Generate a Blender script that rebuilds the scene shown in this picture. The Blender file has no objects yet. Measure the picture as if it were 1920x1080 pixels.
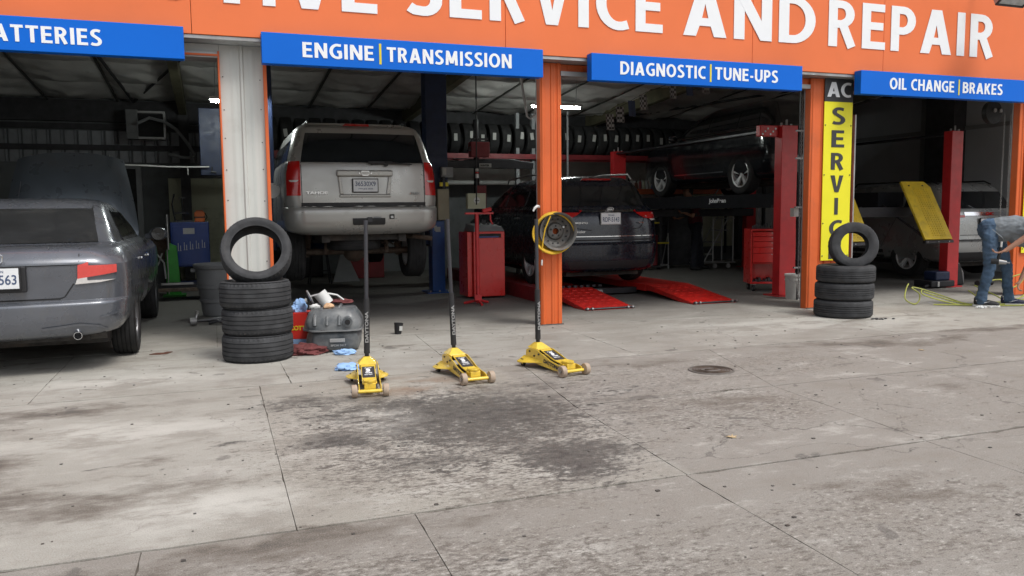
import bpy, bmesh, math, random
from math import sin, cos, pi, radians as R
from mathutils import Vector, Matrix, noise
from mathutils.bvhtree import BVHTree
S = bpy.context.scene
COL = S.collection
random.seed(7)

# ------------------------------------------------------------ camera, sky, sun, exposure
_f, _yaw, _pitch, _roll = 1515.316, -.353765, .0949629, -.0103678
fw = Vector((-sin(_yaw)*cos(_pitch), cos(_yaw)*cos(_pitch), -sin(_pitch)))
rt = Vector((cos(_yaw), sin(_yaw), 0)); up = rt.cross(fw)
r2 = cos(_roll)*rt + sin(_roll)*up; u2 = -sin(_roll)*rt + cos(_roll)*up
cd = bpy.data.cameras.new('camera'); cam = bpy.data.objects.new('camera', cd); COL.objects.link(cam)
cd.sensor_width = 36; cd.lens = 36*_f/1920; cd.clip_end = 500; cd.clip_start = .05
m = Matrix((r2, u2, -fw)).transposed().to_4x4(); m.translation = Vector((0, -8.4229, 1.3)); cam.matrix_world = m
S.camera = cam
W = bpy.data.worlds.new('World'); S.world = W; W.use_nodes = True
wn = W.node_tree.nodes; wl = W.node_tree.links; bg = wn['Background']
sky = wn.new('ShaderNodeTexSky'); sky.sky_type = 'NISHITA'; sky.sun_disc = False
SUN_EL, SUN_ROT = R(58), R(150)
sky.sun_elevation = SUN_EL; sky.sun_rotation = SUN_ROT; sky.air_density = 1.2; sky.dust_density = 3
hs = wn.new('ShaderNodeHueSaturation'); hs.inputs['Saturation'].default_value = .28
wl.new(sky.outputs[0], hs.inputs['Color']); wl.new(hs.outputs[0], bg.inputs[0]); bg.inputs[1].default_value = .13
sd = bpy.data.lights.new('sun', 'SUN'); so = bpy.data.objects.new('sun', sd); COL.objects.link(so)
sd.energy = 1.35; sd.angle = R(18); sd.color = (1, .96, .9)
_d = Vector((sin(SUN_ROT)*cos(SUN_EL), cos(SUN_ROT)*cos(SUN_EL), sin(SUN_EL)))
so.rotation_euler = _d.to_track_quat('Z', 'Y').to_euler(); so.location = (0, -12, 12)
S.view_settings.view_transform = 'Standard'; S.view_settings.look = 'None'
S.view_settings.gamma = 1; S.view_settings.exposure = 0.50; S.view_settings.use_curve_mapping = False
S.cycles.max_bounces = 8; S.cycles.diffuse_bounces = 5; S.cycles.caustics_reflective = False; S.cycles.caustics_refractive = False
S.cycles.use_denoising = True; S.cycles.sample_clamp_indirect = 4

# ------------------------------------------------------------ materials
class NT:
    def __init__(s, name):
        s.m = bpy.data.materials.new(name); s.m.use_nodes = True; s.t = s.m.node_tree
        s.p = s.t.nodes['Principled BSDF']; s.tc = s.t.nodes.new('ShaderNodeTexCoord')
    def n(s, typ, **kw):
        x = s.t.nodes.new(typ)
        for k, v in kw.items(): setattr(x, k, v)
        return x
    def put(s, sock, v):
        if isinstance(v, bpy.types.NodeSocket): s.t.links.new(v, sock)
        elif isinstance(v, (tuple, list)) and len(v) == 3 and sock.type == 'RGBA': sock.default_value = (*v, 1)
        else: sock.default_value = v
    def math(s, op, a, b=0., c=None, clamp=False):
        x = s.n('ShaderNodeMath', operation=op, use_clamp=clamp); s.put(x.inputs[0], a); s.put(x.inputs[1], b)
        if c is not None: s.put(x.inputs[2], c)
        return x.outputs[0]
    def noise(s, scale, detail=4, rough=.55, vec=None, dist=0, which=0, loc=None, sc=None):
        x = s.n('ShaderNodeTexNoise'); x.inputs['Scale'].default_value = scale; x.inputs['Detail'].default_value = detail
        x.inputs['Roughness'].default_value = rough; x.inputs['Distortion'].default_value = dist
        v = vec or s.tc.outputs['Object']
        if loc or sc:
            mp = s.n('ShaderNodeMapping'); mp.inputs['Location'].default_value = loc or (0, 0, 0); mp.inputs['Scale'].default_value = sc or (1, 1, 1)
            s.t.links.new(v, mp.inputs[0]); v = mp.outputs[0]
        s.t.links.new(v, x.inputs['Vector']); return x.outputs[which]
    def ramp(s, v, a, b, lo=0., hi=1.):
        x = s.n('ShaderNodeMapRange'); x.inputs[1].default_value = a; x.inputs[2].default_value = b
        x.inputs[3].default_value = lo; x.inputs[4].default_value = hi; s.put(x.inputs[0], v); return x.outputs[0]
    def mix(s, f, a, b):
        x = s.n('ShaderNodeMix', data_type='RGBA'); s.put(x.inputs[0], f); s.put(x.inputs[6], a); s.put(x.inputs[7], b); return x.outputs[2]
    def bump(s, h, strength=.3, dist=.01):
        x = s.n('ShaderNodeBump'); x.inputs['Strength'].default_value = strength; x.inputs['Distance'].default_value = dist
        s.put(x.inputs['Height'], h); s.t.links.new(x.outputs[0], s.p.inputs['Normal'])
def M(name, col, rough=.5, metal=0., var=.12, scale=6., bump=0., bscale=60., dirt=0., dirtcol=(.05, .045, .04), coat=0., emit=None, es=0., spec=.5, dscale=3.):
    t = NT(name); c = tuple(col)
    n1 = t.noise(scale, 5)
    dk = tuple(x*(1-var) for x in c); lt = tuple(min(1, x*(1+var)) for x in c)
    cc = t.mix(t.ramp(n1, .3, .7), dk, lt)
    if dirt:
        n2 = t.noise(dscale, 7, .65, loc=(3, 5, 9))
        cc = t.mix(t.ramp(n2, .62-dirt*.3, .75, 0, min(1, dirt*1.6)), cc, dirtcol)
    t.put(t.p.inputs['Base Color'], cc)
    t.put(t.p.inputs['Roughness'], t.ramp(t.noise(scale*2.3, 4, loc=(1, 2, 3)), .3, .7, max(0, rough-.08), min(1, rough+.1)))
    t.p.inputs['Metallic'].default_value = metal; t.p.inputs['Specular IOR Level'].default_value = spec
    t.p.inputs['Coat Weight'].default_value = coat; t.p.inputs['Coat Roughness'].default_value = .08
    if bump: t.bump(t.noise(bscale, 4), bump, .004)
    if emit: t.p.inputs['Emission Color'].default_value = (*emit, 1); t.p.inputs['Emission Strength'].default_value = es
    return t.m

def concrete():
    t = NT('concrete'); P = t.tc.outputs['Object']
    warp = t.n('ShaderNodeVectorMath', operation='MULTIPLY_ADD'); nw = t.n('ShaderNodeTexNoise'); nw.inputs['Scale'].default_value = 1.3; nw.inputs['Detail'].default_value = 6; nw.inputs['Roughness'].default_value = .6
    t.t.links.new(P, nw.inputs['Vector']); t.t.links.new(nw.outputs[1], warp.inputs[0]); warp.inputs[1].default_value = (.9, .9, 0)
    sub = t.n('ShaderNodeVectorMath', operation='SUBTRACT'); t.t.links.new(P, sub.inputs[0]); sub.inputs[1].default_value = (.45, .45, 0)
    t.t.links.new(sub.outputs[0], warp.inputs[2]); Wp = warp.outputs[0]
    sx = t.n('ShaderNodeSeparateXYZ'); t.t.links.new(Wp, sx.inputs[0]); X, Y = sx.outputs[0], sx.outputs[1]
    s0 = t.n('ShaderNodeSeparateXYZ'); t.t.links.new(P, s0.inputs[0]); X0, Y0 = s0.outputs[0], s0.outputs[1]
    def blob(cx, cy, rx, ry, st, a=.5, b=1.25, x=X, y=Y):
        dx = t.math('DIVIDE', t.math('SUBTRACT', x, cx), rx); dy = t.math('DIVIDE', t.math('SUBTRACT', y, cy), ry)
        d = t.math('SQRT', t.math('ADD', t.math('MULTIPLY', dx, dx), t.math('MULTIPLY', dy, dy)))
        return t.ramp(d, a, b, st, 0)
    def addall(L):
        v = L[0]
        for q in L[1:]: v = t.math('MAXIMUM', v, q)
        return v
    big = t.noise(.55, 5, .6); mid = t.noise(2.6, 9, .68, loc=(4, 1, 0)); gr = t.noise(170, 3, .7); fine = t.noise(46, 6, .75)
    nf = t.noise(2.4, 13, .74, sc=(.62, 1.25, 1), loc=(1, 2, 0)); nh = t.noise(13, 9, .76, sc=(.7, 1.3, 1), loc=(9, 9, 0)); nk = t.noise(36, 7, .74, sc=(.75, 1.25, 1), loc=(5, 5, 2))
    def thr(mask, n, lo, wdt, gain=.42, st=1.):   # a ragged stain: noise pushed over a threshold by its region mask
        return t.ramp(t.math('ADD', t.math('MULTIPLY', mask, gain), n), lo, lo+wdt, 0, st)
    col = t.mix(t.ramp(big, .38, .62), (.315, .302, .268), (.39, .378, .342))
    slab = t.math('MAXIMUM', t.ramp(Y0, -5.08, -5.11), t.math('MULTIPLY', t.ramp(X0, 2.1, 2.2), t.ramp(Y0, -2.08, -2.12)))
    slab2 = t.math('MULTIPLY', t.ramp(X0, 1.0, 3.2), t.ramp(X0, 6.5, 6.6, 1, 0))
    slab3 = t.math('MULTIPLY', t.ramp(X0, .27, .29), t.math('MULTIPLY', t.ramp(Y0, -2.08, -2.12), t.ramp(X0, 2.1, 2.2, 1, 0)))
    col = t.mix(t.math('MULTIPLY', slab3, .6), col, (.285, .265, .228))
    col = t.mix(t.math('MULTIPLY', t.math('MAXIMUM', slab, t.math('MULTIPLY', slab2, .6)), .85), col, (.225, .206, .184))
    col = t.mix(t.ramp(nf, .50, .60, 0, .5), col, (.20, .178, .150))
    col = t.mix(t.ramp(nf, .45, .36, 0, .6), col, (.45, .435, .40))
    col = t.mix(t.ramp(mid, .54, .62, 0, .35), col, (.19, .17, .148))
    worn = addall([blob(1.3, -4.0, 1.5, 1.6, 1.), blob(3.0, -4.0, 1.2, .8, .9), blob(-.3, -5.9, 3.2, .7, .95), blob(3.6, -2.9, 2.4, .7, .75), blob(5, -4.6, 2, 1.2, .55), blob(2.6, -5.9, 1.6, .6, .8), blob(4.4, -5.9, 1.6, .7, .5)])
    col = t.mix(thr(worn, nh, .66, .05, .16, .78), col, (.105, .088, .072))
    col = t.mix(thr(worn, nk, .66, .05, .14, .8), col, (.085, .072, .060))
    col = t.mix(thr(worn, t.math('SUBTRACT', 1., nk), .64, .05, .10, .5), col, (.53, .51, .47))
    oil = addall([blob(1.55, -3.6, 1.1, 1.1, .95, .1, 1.35), blob(1.1, -3.1, 1.1, .45, .75, .2, 1.2), blob(1.75, -4.6, .55, .5, .9, .2, 1.2), blob(.55, -2.75, .6, .35, .6, .2, 1.2),
                  blob(.60, -3.9, .5, .35, .9, .1, 1.2), blob(2.6, -3.3, 1.0, .45, .55, .1, 1.3), blob(2.5, -2.9, .9, .4, .45, .2, 1.3), blob(1.0, -4.4, .8, .35, .55, .2, 1.2), blob(.8, -3.45, .5, .22, .6, .1, 1.2)])
    oilm = t.math('MAXIMUM', thr(oil, nf, .66, .10, .34, .5), t.math('MAXIMUM', thr(oil, nh, .675, .05, .32, .9), thr(oil, nk, .695, .05, .32, .9)))
    col = t.mix(oilm, col, (.048, .045, .040))
    col = t.mix(thr(oil, nh, .83, .06, .36, .8), col, (.022, .020, .019))
    oil = oilm
    drk = addall([blob(-1.2, -3.75, .42, .45, 1., .3, 1.15), blob(-1.15, -2.5, .9, .32, .85, .2, 1.2), blob(-.95, -4.42, 1.0, .36, 1., .1, 1.25), blob(-.35, -3.75, .4, .25, .7, 0, 1.3), blob(-.3, -4.3, .6, .35, .75, 0, 1.3),
                  blob(4.0, -3.2, .8, .3, .6, .1, 1.2), blob(4.9, -4.1, .5, .22, .8, .1, 1.2), blob(7.7, -2.2, .8, .2, .95, .2, 1.2), blob(6.4, -2.5, 2.2, .3, .7, .2, 1.2), blob(7.6, -1.1, 1.3, .14, .7, .1, 1.2),
                  blob(-2.0, -.2, 1.3, 1.2, .55, .2, 1.3), blob(1.5, -.9, .8, .18, .5), blob(3.0, -2.4, 1.6, .2, .7, .1, 1.2), blob(5.3, -2.35, 1.2, .25, .7, .1, 1.2), blob(3.1, -3.9, .7, .3, .7, .1, 1.3), blob(.0, -5.3, 1.6, .16, .7), blob(3.0, -5.6, .6, .3, .5)])
    col = t.mix(thr(drk, nf, .66, .15, .36, .78), col, (.105, .085, .066))
    col = t.mix(thr(drk, nf, .80, .10, .36, .65), col, (.05, .043, .037))
    spots = addall([blob(.04, -3.65, .12, .05, .9, .5, 1.1), blob(-.62, -3.86, .06, .02, .8), blob(.97, -5.67, .028, .02, 1, .6, 1.1, X0, Y0), blob(.66, -5.55, .018, .014, 1, .6, 1.1, X0, Y0),
                    blob(1.69, -4.72, .05, .04, 1), blob(4.0, -6.05, .12, .06, .7), blob(4.15, -5.75, .09, .05, .6), blob(3.7, -4.95, .09, .05, .6), blob(2.9, -5.2, .06, .03, .6), blob(4.9, -3.2, .16, .06, .5)])
    col = t.mix(t.math('MULTIPLY', spots, t.ramp(nk, .42, .5)), col, (.03, .027, .025))
    vor = t.n('ShaderNodeTexVoronoi'); vor.inputs['Scale'].default_value = 4.5; vor.inputs['Randomness'].default_value = 1; t.t.links.new(Wp, vor.inputs['Vector'])
    vs = t.n('ShaderNodeSeparateColor'); t.t.links.new(vor.outputs['Color'], vs.inputs[0])
    rad = t.math('MULTIPLY', t.ramp(vs.outputs[0], .78, 1.0), .30)
    drop = t.ramp(t.math('SUBTRACT', vor.outputs['Distance'], rad), -.05, .01, .6, 0); col = t.mix(t.math('MULTIPLY', drop, t.ramp(vs.outputs[0], .77, .79)), col, (.07, .062, .056))
    col = t.mix(t.math('MULTIPLY', blob(1.35, -2.6, .5, .35, .8, .1, 1.2), t.ramp(nf, .45, .55)), col, (.22, .13, .075))
    col = t.mix(t.math('MULTIPLY', addall([blob(-.7, -1.5, .7, .35, .75, .2, 1.2), blob(-.1, -4.75, .5, .22, .8, .1, 1.2), blob(.95, -3.5, .25, .3, .6, .1, 1.3), blob(6.6, -1.1, 1.9, .6, .5, .5, 1.1), blob(-.6, -3.2, .7, .3, .6)]), t.ramp(nf, .56, .46, .1, 1)), col, (.54, .53, .49))
    # hairline cracks: iso-lines of a warped noise
    crk = t.n('ShaderNodeTexVoronoi'); crk.feature = 'DISTANCE_TO_EDGE'; crk.inputs['Scale'].default_value = .55; t.t.links.new(Wp, crk.inputs['Vector'])
    col = t.mix(t.math('MULTIPLY', t.ramp(crk.outputs['Distance'], .0, .0035, .75, 0), t.ramp(big, .45, .55)), col, (.05, .042, .036))
    # inside the bays the floor colour darkens towards the back
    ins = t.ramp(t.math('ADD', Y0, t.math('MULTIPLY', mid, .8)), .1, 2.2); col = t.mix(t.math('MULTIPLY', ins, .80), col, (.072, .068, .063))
    col = t.mix(t.ramp(gr, .45, .72, 0, .3), col, (.55, .53, .5))
    col = t.mix(t.ramp(gr, .5, .3, 0, .4), col, (.10, .09, .08))
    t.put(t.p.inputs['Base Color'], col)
    t.put(t.p.inputs['Roughness'], t.math('SUBTRACT', t.ramp(mid, .3, .7, .92, .72), t.math('MULTIPLY', oil, .28)))
    t.bump(t.math('ADD', t.math('MULTIPLY', fine, .6), t.math('ADD', t.math('MULTIPLY', gr, .35), t.math('MULTIPLY', nk, .7))), .55, .006)
    return t.m
# ------------------------------------------------------------ mesh builder
class B:
    def __init__(s): s.v = []; s.f = []
    def add(s, vs, fs, mt=None):
        o = len(s.v); s.v += [tuple(mt @ Vector(v)) if mt else tuple(v) for v in vs]; s.f += [tuple(i+o for i in f) for f in fs]; return s
    def box(s, x0, x1, y0, y1, z0, z1, mt=None):
        if x0 > x1: x0, x1 = x1, x0
        if y0 > y1: y0, y1 = y1, y0
        if z0 > z1: z0, z1 = z1, z0
        return s.add([(x0,y0,z0),(x1,y0,z0),(x1,y1,z0),(x0,y1,z0),(x0,y0,z1),(x1,y0,z1),(x1,y1,z1),(x0,y1,z1)],
            [(0,3,2,1),(4,5,6,7),(0,1,5,4),(1,2,6,5),(2,3,7,6),(3,0,4,7)], mt)
    def cyl(s, p0, p1, r0, r1=None, n=16, cap=True):
        r1 = r0 if r1 is None else r1; p0 = Vector(p0); p1 = Vector(p1); q = (p1-p0).to_track_quat('Z', 'Y').to_matrix()
        vs = []
        for p, r in ((p0, r0), (p1, r1)): vs += [p + q @ Vector((r*cos(2*pi*i/n), r*sin(2*pi*i/n), 0)) for i in range(n)]
        fs = [(i, (i+1) % n, n+(i+1) % n, n+i) for i in range(n)]
        if cap: fs += [tuple(range(n-1, -1, -1)), tuple(range(n, 2*n))]
        return s.add(vs, fs)
    def tube(s, pts, r, n=8, closed=False):
        pts = [Vector(p) for p in pts]; k = len(pts); rs = r if isinstance(r, (list, tuple)) else [r]*k; rings = []; prev = None
        for i, p in enumerate(pts):
            a = pts[(i-1) % k] if (i or closed) else p; b = pts[(i+1) % k] if (i < k-1 or closed) else p
            t = (b-a).normalized()
            if prev is None: nn = t.orthogonal().normalized()
            else:
                nn = prev - t*prev.dot(t); nn = nn.normalized() if nn.length > 1e-6 else t.orthogonal().normalized()
            prev = nn; bb = t.cross(nn); rings.append([p + (nn*cos(2*pi*j/n)+bb*sin(2*pi*j/n))*rs[i] for j in range(n)])
        vs = [v for q in rings for v in q]; fs = []
        for i in range(k if closed else k-1):
            for j in range(n): fs.append((i*n+j, i*n+(j+1) % n, ((i+1) % k)*n+(j+1) % n, ((i+1) % k)*n+j))
        if not closed: fs += [tuple(range(n-1, -1, -1)), tuple((k-1)*n+j for j in range(n))]
        return s.add(vs, fs)
    def lathe(s, prof, n=32, mt=None, closed=False, mod=None):
        vs = []; k = len(prof)
        for i in range(n):
            a = 2*pi*i/n
            for j, (r, z) in enumerate(prof):
                rr = r + (mod(i, j) if mod else 0); vs.append((rr*cos(a), rr*sin(a), z))
        fs = []
        for i in range(n):
            i2 = (i+1) % n
            for j in range(k if closed else k-1):
                j2 = (j+1) % k; fs.append((i*k+j, i2*k+j, i2*k+j2, i*k+j2))
        if not closed:
            if prof[0][0] > 1e-5: fs.append(tuple(i*k for i in range(n-1, -1, -1)))
            if prof[-1][0] > 1e-5: fs.append(tuple(i*k+k-1 for i in range(n)))
        return s.add(vs, fs, mt)
    def prism(s, poly, a, b, ax='y', mt=None):
        n = len(poly)
        def c(u, v, w): return {'y': (u, w, v), 'x': (w, u, v), 'z': (u, v, w)}[ax]
        vs = [c(u, v, a) for u, v in poly] + [c(u, v, b) for u, v in poly]
        return s.add(vs, [tuple(range(n)), tuple(range(2*n-1, n-1, -1))] + [(i, n+i, n+(i+1) % n, (i+1) % n) for i in range(n)], mt)
    def grid(s, fn, nu, nv, mt=None):
        vs = [fn(i/nu, j/nv) for i in range(nu+1) for j in range(nv+1)]
        return s.add(vs, [(i*(nv+1)+j, (i+1)*(nv+1)+j, (i+1)*(nv+1)+j+1, i*(nv+1)+j+1) for i in range(nu) for j in range(nv)], mt)
    def sphere(s, c, r, n=12, m=8, sc=(1, 1, 1)):
        vs = [(c[0], c[1], c[2]-r*sc[2])] + [(c[0]+r*sc[0]*sin(pi*i/m)*cos(2*pi*j/n), c[1]+r*sc[1]*sin(pi*i/m)*sin(2*pi*j/n), c[2]-r*sc[2]*cos(pi*i/m)) for i in range(1, m) for j in range(n)] + [(c[0], c[1], c[2]+r*sc[2])]
        fs = [(0, 1+(j+1) % n, 1+j) for j in range(n)]
        for i in range(m-2):
            for j in range(n): fs.append((1+i*n+j, 1+i*n+(j+1) % n, 1+(i+1)*n+(j+1) % n, 1+(i+1)*n+j))
        l = len(vs)-1; o = 1+(m-2)*n
        return s.add(vs, fs+[(l, o+j, o+(j+1) % n) for j in range(n)])
    def obj(s, name, mat, parent=None, smooth=35, bevel=0, kind=None, fix=True):
        me = bpy.data.meshes.new(name); me.from_pydata(s.v, [], s.f); me.materials.append(mat)
        bm = bmesh.new(); bm.from_mesh(me)
        big = [f for f in bm.faces if len(f.verts) > 4]
        if big: bmesh.ops.triangulate(bm, faces=big)
        if fix: bmesh.ops.recalc_face_normals(bm, faces=bm.faces)
        if smooth:
            for f in bm.faces: f.smooth = True
            for e in bm.edges:
                if len(e.link_faces) == 2 and e.calc_face_angle(0) > R(smooth): e.smooth = False
        bm.to_mesh(me); bm.free()
        o = bpy.data.objects.new(name, me); COL.objects.link(o); o.parent = parent
        if bevel:
            md = o.modifiers.new('bevel', 'BEVEL'); md.width = bevel; md.segments = 2; md.limit_method = 'ANGLE'; md.angle_limit = R(50)
        if kind: o['kind'] = kind
        return o
def thing(name, label, cat, loc=(0, 0, 0), rz=0, group=None, rot=None):
    o = bpy.data.objects.new(name, None); COL.objects.link(o); o.location = loc; o.rotation_euler = rot or (0, 0, rz)
    o.empty_display_size = .1; return tag(o, label, cat, group)
def tag(o, label, cat, group=None):
    o['label'] = label; o['category'] = cat
    if group: o['group'] = group
    return o
def dup(o, parent=None, loc=None, rz=None, label=None, rot=None):
    c = o.copy(); COL.objects.link(c); c.parent = parent
    if loc: c.location = loc
    if rz is not None: c.rotation_euler = (0, 0, rz)
    if rot: c.rotation_euler = rot
    if label: c['label'] = label
    for k in [x for x in S.objects if x.parent == o] if parent is None else KIDS(o): dup(k, c)
    return c
def KIDS(o): return [x for x in S.objects if x.parent == o]
def rotm(ax, a, loc=(0, 0, 0)): return Matrix.Translation(loc) @ Matrix.Rotation(a, 4, ax)

# small printed text from the built-in font, fitted to a box: lower-left at (x,z), faces -Y by default
def text(body, x, z, w, h, y, mat, parent, name='lettering', off=.0, ext=.0015, mt=None, kind=None):
    cu = bpy.data.curves.new('t', 'FONT'); cu.body = body; cu.offset = off; cu.extrude = .01
    ob = bpy.data.objects.new('t', cu); me = bpy.data.meshes.new_from_object(ob)
    bb = [v.co.copy() for v in me.vertices]; fs = [tuple(p.vertices) for p in me.polygons]
    bpy.data.objects.remove(ob); bpy.data.curves.remove(cu); bpy.data.meshes.remove(me)
    x0 = min(v.x for v in bb); x1 = max(v.x for v in bb); y0 = min(v.y for v in bb); y1 = max(v.y for v in bb)
    b = B(); b.add([(x+(v.x-x0)/(x1-x0)*w, y-(ext if v.z > 0 else -ext), z+(v.y-y0)/(y1-y0)*h) for v in bb], fs, mt)
    return b.obj(name, mat, parent, smooth=0, kind=kind)

# sign letters drawn as bold strokes with square ends (cap height 1)
T = .188
def arc(cx, cz, rx, rz, a0, a1, n=12): return [(cx+rx*cos(R(a0+(a1-a0)*i/n)), cz+rz*sin(R(a0+(a1-a0)*i/n))) for i in range(n+1)]
H = T/2
GL = {
 'A': (.74, ['P', [(0,0),(.215,0),(.275,.21),(.465,.21),(.525,0),(.74,0),(.49,1),(.25,1)], 'H', [(.315,.37),(.425,.37),(.37,.66)]]),
 'B': (.58, [[(H,0),(H,1)], [(H,1-H*.9),(.28,1-H*.9)]+arc(.28,.745,.18,.175,90,-90,8)[1:-1]+[(.28,.545),(H,.545)], [(H,H*.9),(.28,H*.9)]+arc(.28,.30,.215,.222,-90,90,8)[1:-1]+[(.28,.545)]]),
 'C': (.60, [[(.585,.885)]+arc(.42,.5,.33,.425,80,280,16)+[(.585,.115)]]),
 'D': (.68, [[(H,0),(H,1)], [(H,1-H*.9),(.25,1-H*.9)]+arc(.25,.5,.34,.417,90,-90,16)[1:-1]+[(.25,H*.9),(H,H*.9)]]),
 'E': (.52, [[(.50,1-H*.9),(H,1-H*.9),(H,H*.9),(.52,H*.9)], [(H,.51),(.47,.51)]]),
 'G': (.68, [[(.63,.90)]+arc(.43,.5,.34,.425,75,270,16)+[(.50,.078),(.59,.13),(.59,.44)], [(.66,.47),(.42,.47)]]),
 'H': (.66, [[(H,0),(H,1)], [(.66-H,0),(.66-H,1)], [(H,.52),(.66-H,.52)]]),
 'I': (.20, [[(.1,0),(.1,1)]]),
 'K': (.62, [[(H,0),(H,1)], [(.21,.45),(.50,1)], [(.22,.60),(.51,0)]]),
 'L': (.48, [[(H,1),(H,H*.9),(.48,H*.9)]]),
 'M': (.86, [[(.12,0),(.16,1)], [(.74,0),(.70,1)], [(.17,.96),(.43,.12)], [(.69,.96),(.43,.12)]]),
 'N': (.68, [[(H,0),(H,1)], [(.68-H,0),(.68-H,1)], [(.10,1.0),(.58,0.0)]]),
 'O': (.76, [arc(.38,.5,.29,.425,0,360,26)]),
 'P': (.56, [[(H,0),(H,1)], [(H,1-H*.9),(.28,1-H*.9)]+arc(.28,.69,.19,.225,90,-90,10)[1:-1]+[(.28,.455),(H,.455)]]),
 'R': (.60, [[(H,0),(H,1)], [(H,1-H*.9),(.28,1-H*.9)]+arc(.28,.71,.18,.205,90,-90,10)[1:-1]+[(.28,.49),(H,.49)], [(.29,.52),(.505,0)]]),
 'S': (.54, [[(.48,.885),(.36,.925)]+arc(.285,.745,.185,.185,85,240,9)+arc(.265,.27,.195,.2,55,-95,9)+[(.12,.085),(.04,.135)]]),
 'T': (.58, [[(0,1-H*.9),(.58,1-H*.9)], [(.29,1-H),(.29,0)]]),
 'U': (.66, [[(H,1)]+arc(.33,.37,.238,.29,180,360,12)+[(.66-H,1)]]),
 'V': (.66, ['P', [(0,1),(.21,1),(.335,.27),(.46,1),(.66,1),(.435,0),(.225,0)]]),
 '-': (.30, [[(.03,.38),(.27,.38)]]), ' ': (.22, [])}
def letters(body, x0, z0, w, h, y, mat, parent, gap=.10, mt=None, name='letter', vert=False, ext=.004):
    tot = sum(GL[c][0] for c in body) + gap*(len(body)-1); kx = w/tot; x = 0; out = []
    for c in body:
        gw, gs = GL[c]; b = B(); lay = 0; i = 0
        def tr(p): return (x0+(x+p[0])*kx, z0+p[1]*h)
        while i < len(gs):
            g = gs[i]
            if g == 'P':
                pol = [tr(p) for p in gs[i+1]]; hole = None
                if i+2 < len(gs) and gs[i+2] == 'H': hole = [tr(p) for p in gs[i+3]]; i += 2
                if hole:   # the letter A: two legs, a bar and an apex around the counter
                    (q0, q1, q2, q3, q4, q5, q6, q7) = pol; h0, h1, h2 = hole
                    for pp in ([q0, q1, q2, h0, h2, q7], [q3, q4, q5, q6, h2, h1], [q2, q3, h1, h0], [q7, h2, q6]): b.prism(pp, y-ext, y, 'y')
                else: b.prism(pol, y-ext, y, 'y')
                i += 2; continue
            pts = [Vector(tr(p)) for p in g]; n = len(pts); t = T*h*.98/2; tx = T*kx/2; L_ = []; R_ = []
            for j in range(n):
                a = pts[max(j-1, 0)]; bq = pts[min(j+1, n-1)]
                if j in (0, n-1) and (pts[0]-pts[-1]).length < 1e-6: a = pts[n-2]; bq = pts[1]
                d1 = (pts[j]-a); d2 = (bq-pts[j])
                d1 = d1.normalized() if d1.length > 1e-7 else d2.normalized(); d2 = d2.normalized() if d2.length > 1e-7 else d1
                nn = Vector((-(d1+d2).y, (d1+d2).x)).normalized(); k = 1/max(.45, nn.dot(Vector((-d1.y, d1.x))))
                vv = Vector((nn.x*tx, nn.y*t*.9))*k; L_.append(pts[j]+vv); R_.append(pts[j]-vv)
            if c == 'N' and lay == 2 or c == 'K' and lay > 0 or c == 'M' and lay > 1:   # diagonals cut level
                s_ = 1 if pts[0].x < pts[1].x else -1
                for arr, sg in ((L_, 1), (R_, -1)):
                    arr[0] = pts[0]+Vector((sg*tx*1.12, 0)); arr[1] = pts[1]+Vector((sg*tx*1.12, 0))
            e = ext+lay*.0006
            for j in range(n-1): b.prism([tuple(L_[j]), tuple(L_[j+1]), tuple(R_[j+1]), tuple(R_[j])], y-e, y, 'y')
            lay += 1; i += 1
        if b.v:
            if mt: b.v = [tuple(mt @ Vector(v)) for v in b.v]
            out.append(b.obj(name, mat, parent, smooth=0))
        x += gw + gap
    return out
# ------------------------------------------------------------ car kit (local: x across, +y forward from the rear, z up)
def pchip(xs, ys, x):
    n = len(xs); d = [(ys[i+1]-ys[i])/max(1e-9, xs[i+1]-xs[i]) for i in range(n-1)]; mm = [d[0]]
    for i in range(1, n-1): mm.append(0 if d[i-1]*d[i] <= 0 else 2*d[i-1]*d[i]/(d[i-1]+d[i]))
    mm.append(d[-1]); i = 0
    while i < n-2 and x > xs[i+1]: i += 1
    h = max(1e-9, xs[i+1]-xs[i]); t = (x-xs[i])/h; a = 2*t**3-3*t*t+1; b = t**3-2*t*t+t; c = -2*t**3+3*t*t; e = t**3-t*t
    return a*ys[i]+b*h*mm[i]+c*ys[i+1]+e*h*mm[i+1]
def outline(L):
    z, yr, yf, hw, rr, br, fr, bf = L; pts = []
    for k in range(7): x = (hw-rr)*k/6; pts.append((x, yr+br*(x/hw)**2))
    y0 = pts[-1][1]; ry = rr*1.25
    for k in range(1, 8): a = pi/2*k/7; pts.append((hw-rr+rr*sin(a), y0+ry*(1-cos(a))))
    ya = pts[-1][1]; xe = hw-fr; yb0 = yf-bf*(xe/hw)**2; fy_ = fr*1.5; yb = yb0-fy_
    for k in range(1, 20): pts.append((hw, ya+(yb-ya)*k/20))
    for k in range(0, 8): a = pi/2*k/7; pts.append((hw-fr+fr*cos(a), yb+fy_*sin(a)))
    for k in range(1, 7): x = xe*(1-k/6); pts.append((x, yf-bf*(x/hw)**2))
    return [(x, y, z) for x, y in pts] + [(-x, y, z) for x, y in reversed(pts[1:-1])]
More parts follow.
